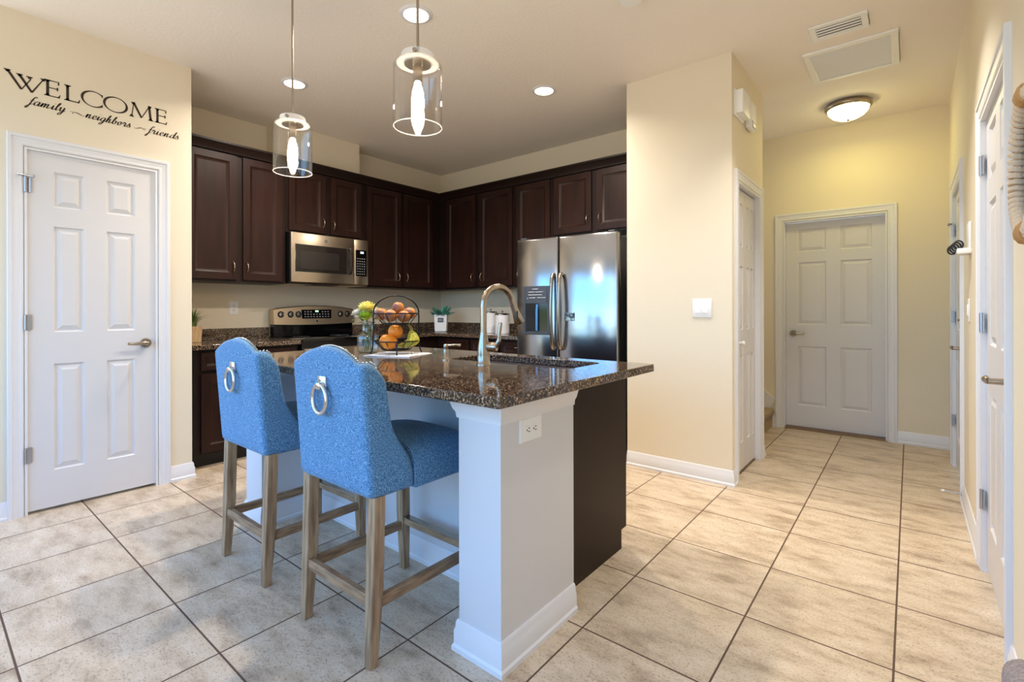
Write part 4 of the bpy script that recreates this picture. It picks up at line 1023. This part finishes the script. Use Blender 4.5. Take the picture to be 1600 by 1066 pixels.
MB().rbox(XS1, XS1+.045, 3.160, 3.330, 2.525, 2.73, .020, 4).build('housing', M['plastic'], t, smooth=50)
lab(MB().rbox(XS1+.030, XS1+.052, 3.185, 3.305, 2.535, 2.585, .010, 3).build('sensor_window', mat('sensor_grey', (205, 205, 200), .3), t, smooth=50), 'slightly greyer curved lens strip')
t = thing('door_stop', 'thin white-tipped door stop poking out of the long wall baseboard', 'door stop', (XR, 3.40, .06))
MB().cyl((XR-.014, 3.40, .062), (XR-.019, 3.40, .062), .012, n=14).cyl((XR-.018, 3.40, .062), (XR-.095, 3.40, .064), .0045, n=10).build('shaft', M['hinge'], t, smooth=50)
MB().cyl((XR-.095, 3.40, .064), (XR-.110, 3.40, .064), .008, .007, 12).build('tip', M['plastic'], t, smooth=50)

# ------------------------------------------------------------------ round mirror with a rope frame
mc = Vector((XR, 1.150, 1.585)); mr = .178
t = thing('round_mirror', 'round mirror with a thick cream rope-wound frame on the long wall', 'mirror', mc)
MB().lathe([(0, -.012), (mr-.01, -.012), (mr-.01, -.006), (0, -.006)], mc, 48, 'X').build('mirror_glass', M['mirror'], t, smooth=30)
MB().torus(mc+Vector((-.016, 0, 0)), mr, .013, 'X', 48, 10).build('frame', M['rope'], t, smooth=60)
mb = MB(); n = 56
for k in range(n):
    a = 2*math.pi*k/n; rad = Vector((0, math.cos(a), math.sin(a))); tg = Vector((0, -math.sin(a), math.cos(a)))
    c0 = mc+rad*mr+Vector((-.018, 0, 0)); pts = []
    for q in range(12):
        b = 2*math.pi*q/12; pts.append(c0+rad*.017*math.cos(b)+Vector((-1, 0, 0))*.016*math.sin(b)+tg*.004*math.sin(b))
    mb.tube(pts, .0082, 6, closed=True)
mb.build('rope_winding', M['rope'], t, smooth=60)
for s_ in (1, -1):
    mb = MB()
    for k in range(4):
        c0 = mc+Vector((-.020, 0, s_*mr)); off = (k-1.5)*.014
        mb.tube([c0+Vector((math.sin(2*math.pi*q/12)*-.020, off+.012*math.cos(2*math.pi*q/12), s_*(.024*math.cos(2*math.pi*q/12)))) for q in range(12)], .0085, 6, closed=True)
    lab(mb.build('knot', M['jute'], t, smooth=60), 'darker tan lashing knot')
tag(MB().rbox(1.128, 1.222, .45, .955, .001, .405, .046, 5).build('ottoman', M['grey_fabric'], None, smooth=60), 'grey woolly rounded ottoman corner on the floor against the long wall', 'ottoman')

# ------------------------------------------------------------------ things on the island
bc = Vector((-1.385, 1.125, ZC+.0082)); ad = Vector((.47, .883, 0)).normalized(); fd = Vector((.80, -.6, 0)).normalized()
# folded cloth: two thin layers with a slight wave
def cloth(c, ang, a, b, z, h):
    V = []; n = 8; mtx = Matrix.Rotation(ang, 3, 'Z')
    for top in (0, 1):
        for j in range(n+1):
            for i in range(n+1):
                u = 2*i/n-1; v = 2*j/n-1
                p = mtx @ Vector((u*a*(1+.02*math.sin(3*v)), v*b*(1+.02*math.cos(3*u)), 0)); V.append((c.x+p.x, c.y+p.y, z+(h*(1+.25*math.sin(4*u+2*v)*(abs(u) > .6)) if top else 0)))
    F = []; m_ = (n+1)**2
    for j in range(n):
        for i in range(n):
            k = j*(n+1)+i; F += [(k+1, k, k+n+1, k+n+2), (m_+k, m_+k+1, m_+k+n+2, m_+k+n+1)]
    for i in range(n):
        for k, dd in ((i, 1), (n*(n+1)+i, 1), (i*(n+1), n+1), (i*(n+1)+n, n+1)): F.append((k, k+dd, m_+k+dd, m_+k))
    return V, F
mb = MB(); mb.add(*cloth(bc+Vector((.02, .0, 0)), .35, .150, .135, ZC+.0003, .003)); mb.add(*cloth(bc+Vector((.026, -.006, 0)), .42, .140, .125, ZC+.0036, .003))
tag(mb.build('folded_napkin', mat('white_striped_cloth', (226, 224, 224), .85, bump=(200, .3, .002), var=(14, (120, 130, 160), .60, .72, (1, 9, 1))), None, smooth=50), 'folded white cloth with faint dark stripes under the wire fruit basket', 'napkin')
t = thing('fruit_basket', 'two-tier black wire fruit basket with an arched handle on the granite island', 'basket', bc)
pts = [bc+ad*-.150, bc+ad*-.138+Vector((0, 0, .03)), bc+ad*-.132+Vector((0, 0, .10)), bc+ad*-.132+Vector((0, 0, .235))]
for k in range(1, 10):
    a = math.pi*k/10; pts.append(bc+ad*-.132*math.cos(a)+Vector((0, 0, .235+.105*math.sin(a))))
pts += [bc+ad*.132+Vector((0, 0, .235)), bc+ad*.132+Vector((0, 0, .10)), bc+ad*.138+Vector((0, 0, .03)), bc+ad*.150]
MB().tube(catmull(pts, 4), .0042, 8).build('arch_frame', M['wire'], t, smooth=60)
MB().tube([bc+fd*.142, bc+fd*.130+Vector((0, 0, .03)), bc+fd*.124+Vector((0, 0, .07))], .0038, 8).tube([bc-fd*.142, bc-fd*.130+Vector((0, 0, .03)), bc-fd*.124+Vector((0, 0, .07))], .0038, 8).build('prop_leg', M['wire'], t, smooth=60)
def tier(z, h, r0, r1):
    mb = MB(); c = bc+Vector((0, 0, z))
    mb.torus(c+Vector((0, 0, h)), r1, .0036, n=36, m=6); mb.torus(c, r0, .0032, n=32, m=6); mb.torus(c, r0*.45, .0026, n=24, m=6)
    for k in range(14):
        a = 2*math.pi*k/14+.2; dd = Vector((math.cos(a), math.sin(a), 0)); mb.tube([c, c+dd*r0, c+dd*r1+Vector((0, 0, h))], .0024, 6)
    return mb.build('wire_tier', M['wire'], t, smooth=60)
tier(.022, .052, .078, .126); tier(.175, .060, .080, .128)
FR = {'orange': mat('orange_peel', (238, 140, 34), .42, bump=(220, .25, .002)), 'kiwi': mat('brown_orange_shaded_skin', (206, 136, 62), .5, var=(16, (112, 70, 66), .42, .62)), 'banana': mat('green_yellow_peel', (192, 178, 62), .45, var=(26, (140, 146, 48), .42, .62)), 'tip': mat('dark_stem', (74, 58, 30), .7)}  # dark purplish mottling on the brown-orange skin stands for shade on the fruit
def fruit(nm, off, r, m_, label, cat, sc=(1, 1, 1), grp=None):
    p = bc+off; t_ = thing(nm, label, cat, p, grp)
    MB().ball(p, r, 24, 16, sc).build('flesh', m_, t_, smooth=80)
    MB().lathe([(.004, r*sc[2]*.985), (.003, r*sc[2]*1.02), (0, r*sc[2]*1.03)], p, 8).build('stem_scar', FR['tip'], t_)
    return t_
v3 = lambda a, f, z: ad*a+fd*f+Vector((0, 0, z))
go = 'oranges in the lower basket tier'
fruit('orange', v3(-.040, .050, .068), .0415, FR['orange'], 'orange low at the front of the lower basket tier, next to the vase', 'orange', grp=go)
fruit('orange', v3(-.060, -.032, .070), .040, FR['orange'], 'orange at the back of the lower basket tier, mostly hidden', 'orange', grp=go)
fruit('orange', v3(-.006, .004, .128), .0425, FR['orange'], 'topmost orange resting on the others in the lower basket tier', 'orange', grp=go)
gk = 'brownish fruit in the upper basket tier'; kb = FR['kiwi']; kr = .0365
for a, f_o, z, lb in ((-.088, .010, .232, 'brown-orange fruit at the end of the upper basket tier nearest the flowers'), (-.034, .056, .222, 'brown-orange fruit in the front of the upper tier toward the flowers'), (.042, .058, .218, 'purplish brown fruit low in the front middle of the upper basket tier'), (.010, -.012, .268, 'topmost brown-orange fruit of the upper basket tier'), (.078, -.004, .236, 'brown-orange fruit at the faucet end of the upper basket tier'), (-.028, -.062, .224, 'brown fruit at the hidden back of the upper tier toward the flowers'), (.050, -.066, .226, 'brown fruit at the hidden back of the upper tier toward the faucet')):
    fruit('fruit', v3(a, f_o, z), kr, kb, lb, 'fruit', (1, 1, .96), gk)
tb = thing('banana_bunch', 'bunch of small green-yellow bananas in the lower basket tier', 'bananas', bc+v3(.06, .02, .05))
top = bc+v3(.072, .0, .135)
top = bc+v3(.088, -.004, .128)
for k, (ta, tf, tz) in enumerate(((-.082, .030, -.082), (-.058, .050, -.088), (-.026, .056, -.088), (.004, .048, -.080), (-.066, .004, -.086), (-.030, -.030, -.086), (.010, -.026, -.078))):
    out = Vector((0, 0, 0))+ad*(ta*.55+.030)+fd*tf*.9
    P = catmull([top+ad*ta*.06+fd*tf*.08, top+out*.55+Vector((0, 0, -.020)), top+out*1.0+Vector((0, 0, -.050)), top+ad*(ta*.75+.018)+fd*tf*1.0+Vector((0, 0, tz*.86)), top+ad*ta+fd*tf*.85+Vector((0, 0, tz))], 5); n = len(P)
    bn = MB().tube(P, [.0045+.0098*math.sin(math.pi*min(1, max(0, (i/(n-1))*.97+.02)))**.55 for i in range(n)], 6).build('banana', FR['banana'], tb, smooth=25)
    lab(MB().ball(P[-1], .0042, 8, 6).build('banana_tip', FR['tip'], bn), 'dark blossom end')
lab(MB().tube(catmull([top+Vector((0, 0, -.02)), top+Vector((0, 0, .01)), top+ad*-.012+Vector((0, 0, .034)), top+ad*-.022+Vector((0, 0, .046))], 4), [.010]*6+[.008]*7, 8).build('stem', mat('banana_stem', (150, 140, 70), .6), tb, smooth=60), 'pale brown-green stalk')

vc = Vector((-1.640, 1.105, ZC+.0005))
t = thing('flower_vase', 'ribbed clear glass vase holding the yellow and white flowers', 'vase', vc)
mb = MB(); prof = [(.0, .003), (.056, .002), (.063, .010), (.064, .090), (.062, .104), (.052, .120), (.040, .130), (.037, .140), (.037, .178), (.041, .184), (.043, .188)]
V = []; F = []; n = 64
for r_, h in prof:
    for k in range(n):
        a = 2*math.pi*k/n; q = r_*(1+.030*math.cos(16*a)*(1 if .005 < h < .128 else .5 if h > .13 else 0)); V.append((vc.x+q*math.cos(a), vc.y+q*math.sin(a), vc.z+h))
for i in range(len(prof)-1):
    for k in range(n): F.append((i*n+k, i*n+(k+1) % n, (i+1)*n+(k+1) % n, (i+1)*n+k))
gv = mb.add(V, F).build('vase_body', M['vase_glass'], t, smooth=60)
lab(MB().torus(vc+Vector((0, 0, .188)), .0425, .0022, n=40, m=6).build('lip', M['clear_top'], gv, smooth=60), 'bright rolled lip')
FL = {'yellow': mat('yellow_petal', (244, 236, 150), .7), 'lime': mat('lime_petal', (178, 204, 66), .7), 'white': mat('white_petal', (238, 236, 224), .7), 'green': mat('stem_green', (72, 112, 44), .6)}
def mum(off, r, m_, label, foot, flat=.8):
    p = vc+off; t_ = thing('cut_flower', label, 'flower', p, 'flowers in the glass vase')
    mb = MB(); rnd_ = random.Random(int(r*1e5)+int(off.x*1e4))
    for ring in range(7):
        th = R(8+ring*15); cnt = int(7+ring*5)
        for k in range(cnt):
            a = 2*math.pi*(k+rnd_.random()*.5)/cnt; dirv = Vector((math.sin(th)*math.cos(a), math.sin(th)*math.sin(a), math.cos(th)*flat))
            rad = r*(.72+.28*rnd_.random()); sd_ = dirv.cross(Vector((0, 0, 1))); sd_ = sd_.normalized() if sd_.length > 1e-3 else Vector((1, 0, 0))
            up = sd_.cross(dirv).normalized(); w_ = r*.15; b0 = p+dirv*rad*.35; e_ = p+dirv*rad
            mb.add([b0, b0+dirv*rad*.3+sd_*w_, e_+up*w_*.5+sd_*w_*.5, e_+up*w_*.9, e_+up*w_*.5-sd_*w_*.5, b0+dirv*rad*.3-sd_*w_, b0+dirv*rad*.35-up*w_*.5], [(0, 1, 6), (0, 6, 5), (1, 2, 3, 6), (6, 3, 4, 5)])
    mb.ball(p, r*.55, 12, 8, (1, 1, flat)); mb.build('bloom', m_, t_, smooth=70)
    MB().tube(catmull([p+Vector((0, 0, -r*.3)), Vector((vc.x+off.x*.35, vc.y+off.y*.35, vc.z+.165)), vc+Vector((foot[0], foot[1], .012))], 6), .0028, 6).build('stem', FL['green'], t_, smooth=60)
    mb = MB()
    for k in range(2):
        a = rnd_.random()*6.28; c0 = p+Vector((math.cos(a)*r*.4, math.sin(a)*r*.4, -r*.55)); dd = Vector((math.cos(a), math.sin(a), -.4)).normalized(); sd_ = dd.cross(Vector((0, 0, 1))).normalized()*.010
        mb.add([c0, c0+dd*.016+sd_, c0+dd*.038, c0+dd*.016-sd_, c0+dd*.016+Vector((0, 0, -.004))], [(0, 1, 4), (1, 2, 4), (2, 3, 4), (3, 0, 4)])
    mb.build('leaf', FL['green'], t_)
rt = Vector((.78, .62, 0)); cm = Vector((.80, -.6, 0))    # along the picture, and toward the room
mum(rt*-.004+cm*.004+Vector((0, 0, .268)), .064, FL['yellow'], 'large pale yellow mum topmost in the glass vase', (.02, .01))
mum(rt*-.012+cm*.034+Vector((0, 0, .222)), .048, FL['lime'], 'lime green mum at the front of the glass vase', (-.02, .015))
mum(rt*-.060+cm*-.004+Vector((0, 0, .236)), .046, FL['white'], 'white mum leaning away from the fruit basket in the glass vase', (.015, -.02))
mum(rt*.056+cm*-.002+Vector((0, 0, .242)), .046, FL['white'], 'white mum leaning toward the fruit basket in the glass vase', (-.02, -.012))

# ------------------------------------------------------------------ things on the rear worktops
pc = Vector((-3.585, .770, ZC))
t = thing('potted_grass', 'spiky green grass plant in a square pale wooden pot on the counter', 'plant', pc)
a0, a1 = .050, .056
MB().hexa([(pc.x-a0, pc.y-a0, ZC+.0005), (pc.x+a0, pc.y-a0, ZC+.0005), (pc.x+a0, pc.y+a0, ZC+.0005), (pc.x-a0, pc.y+a0, ZC+.0005)], [(pc.x-a1, pc.y-a1, ZC+.13), (pc.x+a1, pc.y-a1, ZC+.13), (pc.x+a1, pc.y+a1, ZC+.13), (pc.x-a1, pc.y+a1, ZC+.13)]).build('pot', mat('pale_wood_pot', (196, 168, 128), .6, var=(10, (168, 136, 98), .4, .65, (8, 8, 1))), t, bevel=.002)
mb = MB(); rg = random.Random(3)
for k in range(90):
    a = rg.random()*6.283; ln = .09+.11*rg.random(); lean = .15+.95*rg.random(); b0 = pc+Vector((.03*math.cos(a)*rg.random(), .03*math.sin(a)*rg.random(), .128))
    dd = Vector((math.cos(a), math.sin(a), 0)); sd_ = Vector((-math.sin(a), math.cos(a), 0)); w_ = .0042
    pts = [b0+dd*ln*lean*q*q*.9+Vector((0, 0, ln*(q-.42*lean*q*q))) for q in (0, .35, .7, 1)]
    mb.add([pts[0]-sd_*w_, pts[0]+sd_*w_, pts[1]-sd_*w_, pts[1]+sd_*w_, pts[2]-sd_*w_*.7, pts[2]+sd_*w_*.7, pts[3]], [(0, 1, 3, 2), (2, 3, 5, 4), (4, 5, 6)])
mb.build('grass_leaves', mat('grass_green', (74, 104, 40), .55, var=(20, (118, 142, 66), .4, .65)), t)
pc = Vector((-3.36, 3.30, ZC))
t = thing('leafy_planter', 'blue-green leafy plant in a tapered white pot with a dark label', 'plant', pc)
v1 = Vector((.63, -.776, 0)); v2 = Vector((.776, .63, 0))
def orient(c, hw, hd, z): return [c-v2*hw+v1*hd+Vector((0, 0, z)), c+v2*hw+v1*hd+Vector((0, 0, z)), c+v2*hw-v1*hd+Vector((0, 0, z)), c-v2*hw-v1*hd+Vector((0, 0, z))]
pot = MB().hexa(orient(pc, .070, .06, .0005), orient(pc, .076, .065, .205)).build('pot', mat('white_ceramic', (232, 232, 232), .3), t, bevel=.008)
pl_ = MB().hexa([pc+v2*u+v1*.0645+Vector((0, 0, z)) for u, z in ((-.032, .115), (.036, .115), (.036, .165), (-.032, .165))], [pc+v2*u+v1*.0675+Vector((0, 0, z)) for u, z in ((-.032, .115), (.036, .115), (.036, .165), (-.032, .165))]).build('label_plate', mat('label_grey', (62, 66, 72), .5), pot)
mb = MB()
for k in range(5): mb.hexa([pc+v2*(-.024+.0105*k+u)+v1*.0672+Vector((0, 0, z)) for u, z in ((0, .130), (.006, .130), (.006, .150), (0, .150))], [pc+v2*(-.024+.0105*k+u)+v1*.0682+Vector((0, 0, z)) for u, z in ((0, .130), (.006, .130), (.006, .150), (0, .150))])
mb.build('lettering', mat('label_pale', (168, 170, 172), .5), pl_)
mb = MB(); rg = random.Random(5)
for k in range(22):
    a = k*2.4; up = .25+.75*rg.random() if k > 5 else 1.6; dd = (v2*math.cos(a)*1.25+v1*math.sin(a)*.8+Vector((0, 0, up))).normalized()
    ln = .075+.07*rg.random(); b0 = pc+Vector((0, 0, .195))+v2*math.cos(a)*.035+v1*math.sin(a)*.03; sd_ = dd.cross(Vector((0, 0, 1))).normalized(); w_ = .026
    nn = sd_.cross(dd).normalized()
    P = [b0, b0+dd*ln*.35+sd_*w_, b0+dd*ln*.75+sd_*w_*.8, b0+dd*ln-nn*.008, b0+dd*ln*.75-sd_*w_*.8, b0+dd*ln*.35-sd_*w_, b0+dd*ln*.5-nn*.010]
    mb.add(P, [(0, 1, 6), (1, 2, 6), (2, 3, 6), (3, 4, 6), (4, 5, 6), (5, 0, 6)])
lf = mb.build('leaves', mat('teal_leaf', (40, 112, 112), .5, var=(12, (70, 140, 110), .42, .62)), t)
md = lf.modifiers.new('solid', 'SOLIDIFY'); md.thickness = .003
def canister(c, r_, h, label):
    t = thing('canister', label, 'canister', c, 'white ribbed canisters by the refrigerator')
    prof = [(r_*.97, .0005)]
    for k in range(17): z = .008+k*(h-.02)/16; prof += [(r_, z), (r_*.975, z+(h-.02)/32)]
    prof.append((r_*.96, h)); MB().lathe(prof, c, 36).build('canister_body', mat('white_ribbed_tin', (236, 232, 230), .5), t, smooth=30)
    ld = MB().lathe([(r_*1.01, h), (r_*1.01, h+.010), (r_*.9, h+.016), (0, h+.018)], c, 36).build('lid', M['nickel'], t, smooth=40)
    MB().lathe([(.006, h+.016), (.006, h+.028), (.014, h+.034), (.014, h+.044), (0, h+.048)], c, 16).build('knob', M['nickel'], ld, smooth=50)
canister(Vector((-2.70, 3.44, ZC)), .078, .225, 'white ribbed canister farther from the refrigerator')
canister(Vector((-2.46, 3.36, ZC)), .080, .205, 'white ribbed canister nearer the refrigerator, partly behind the faucet head')
# worn brown slipper left on the lowest stair
sl = Vector((-.30, 4.62, .1905))
t = thing('slipper', 'brown shoe lying on the lowest carpeted stair', 'shoe', sl)
MB().lathe([(0, 0), (.04, 0), (.045, .012), (.04, .014), (0, .014)], sl, 20, 'Z', (2.6, 1)).build('sole', M['toe'], t, smooth=40)
MB().ball(sl+Vector((.0, 0, .014)), .042, 20, 10, (2.4, 1, .9)).build('upper', mat('brown_leather', (104, 66, 36), .6), t, smooth=60)
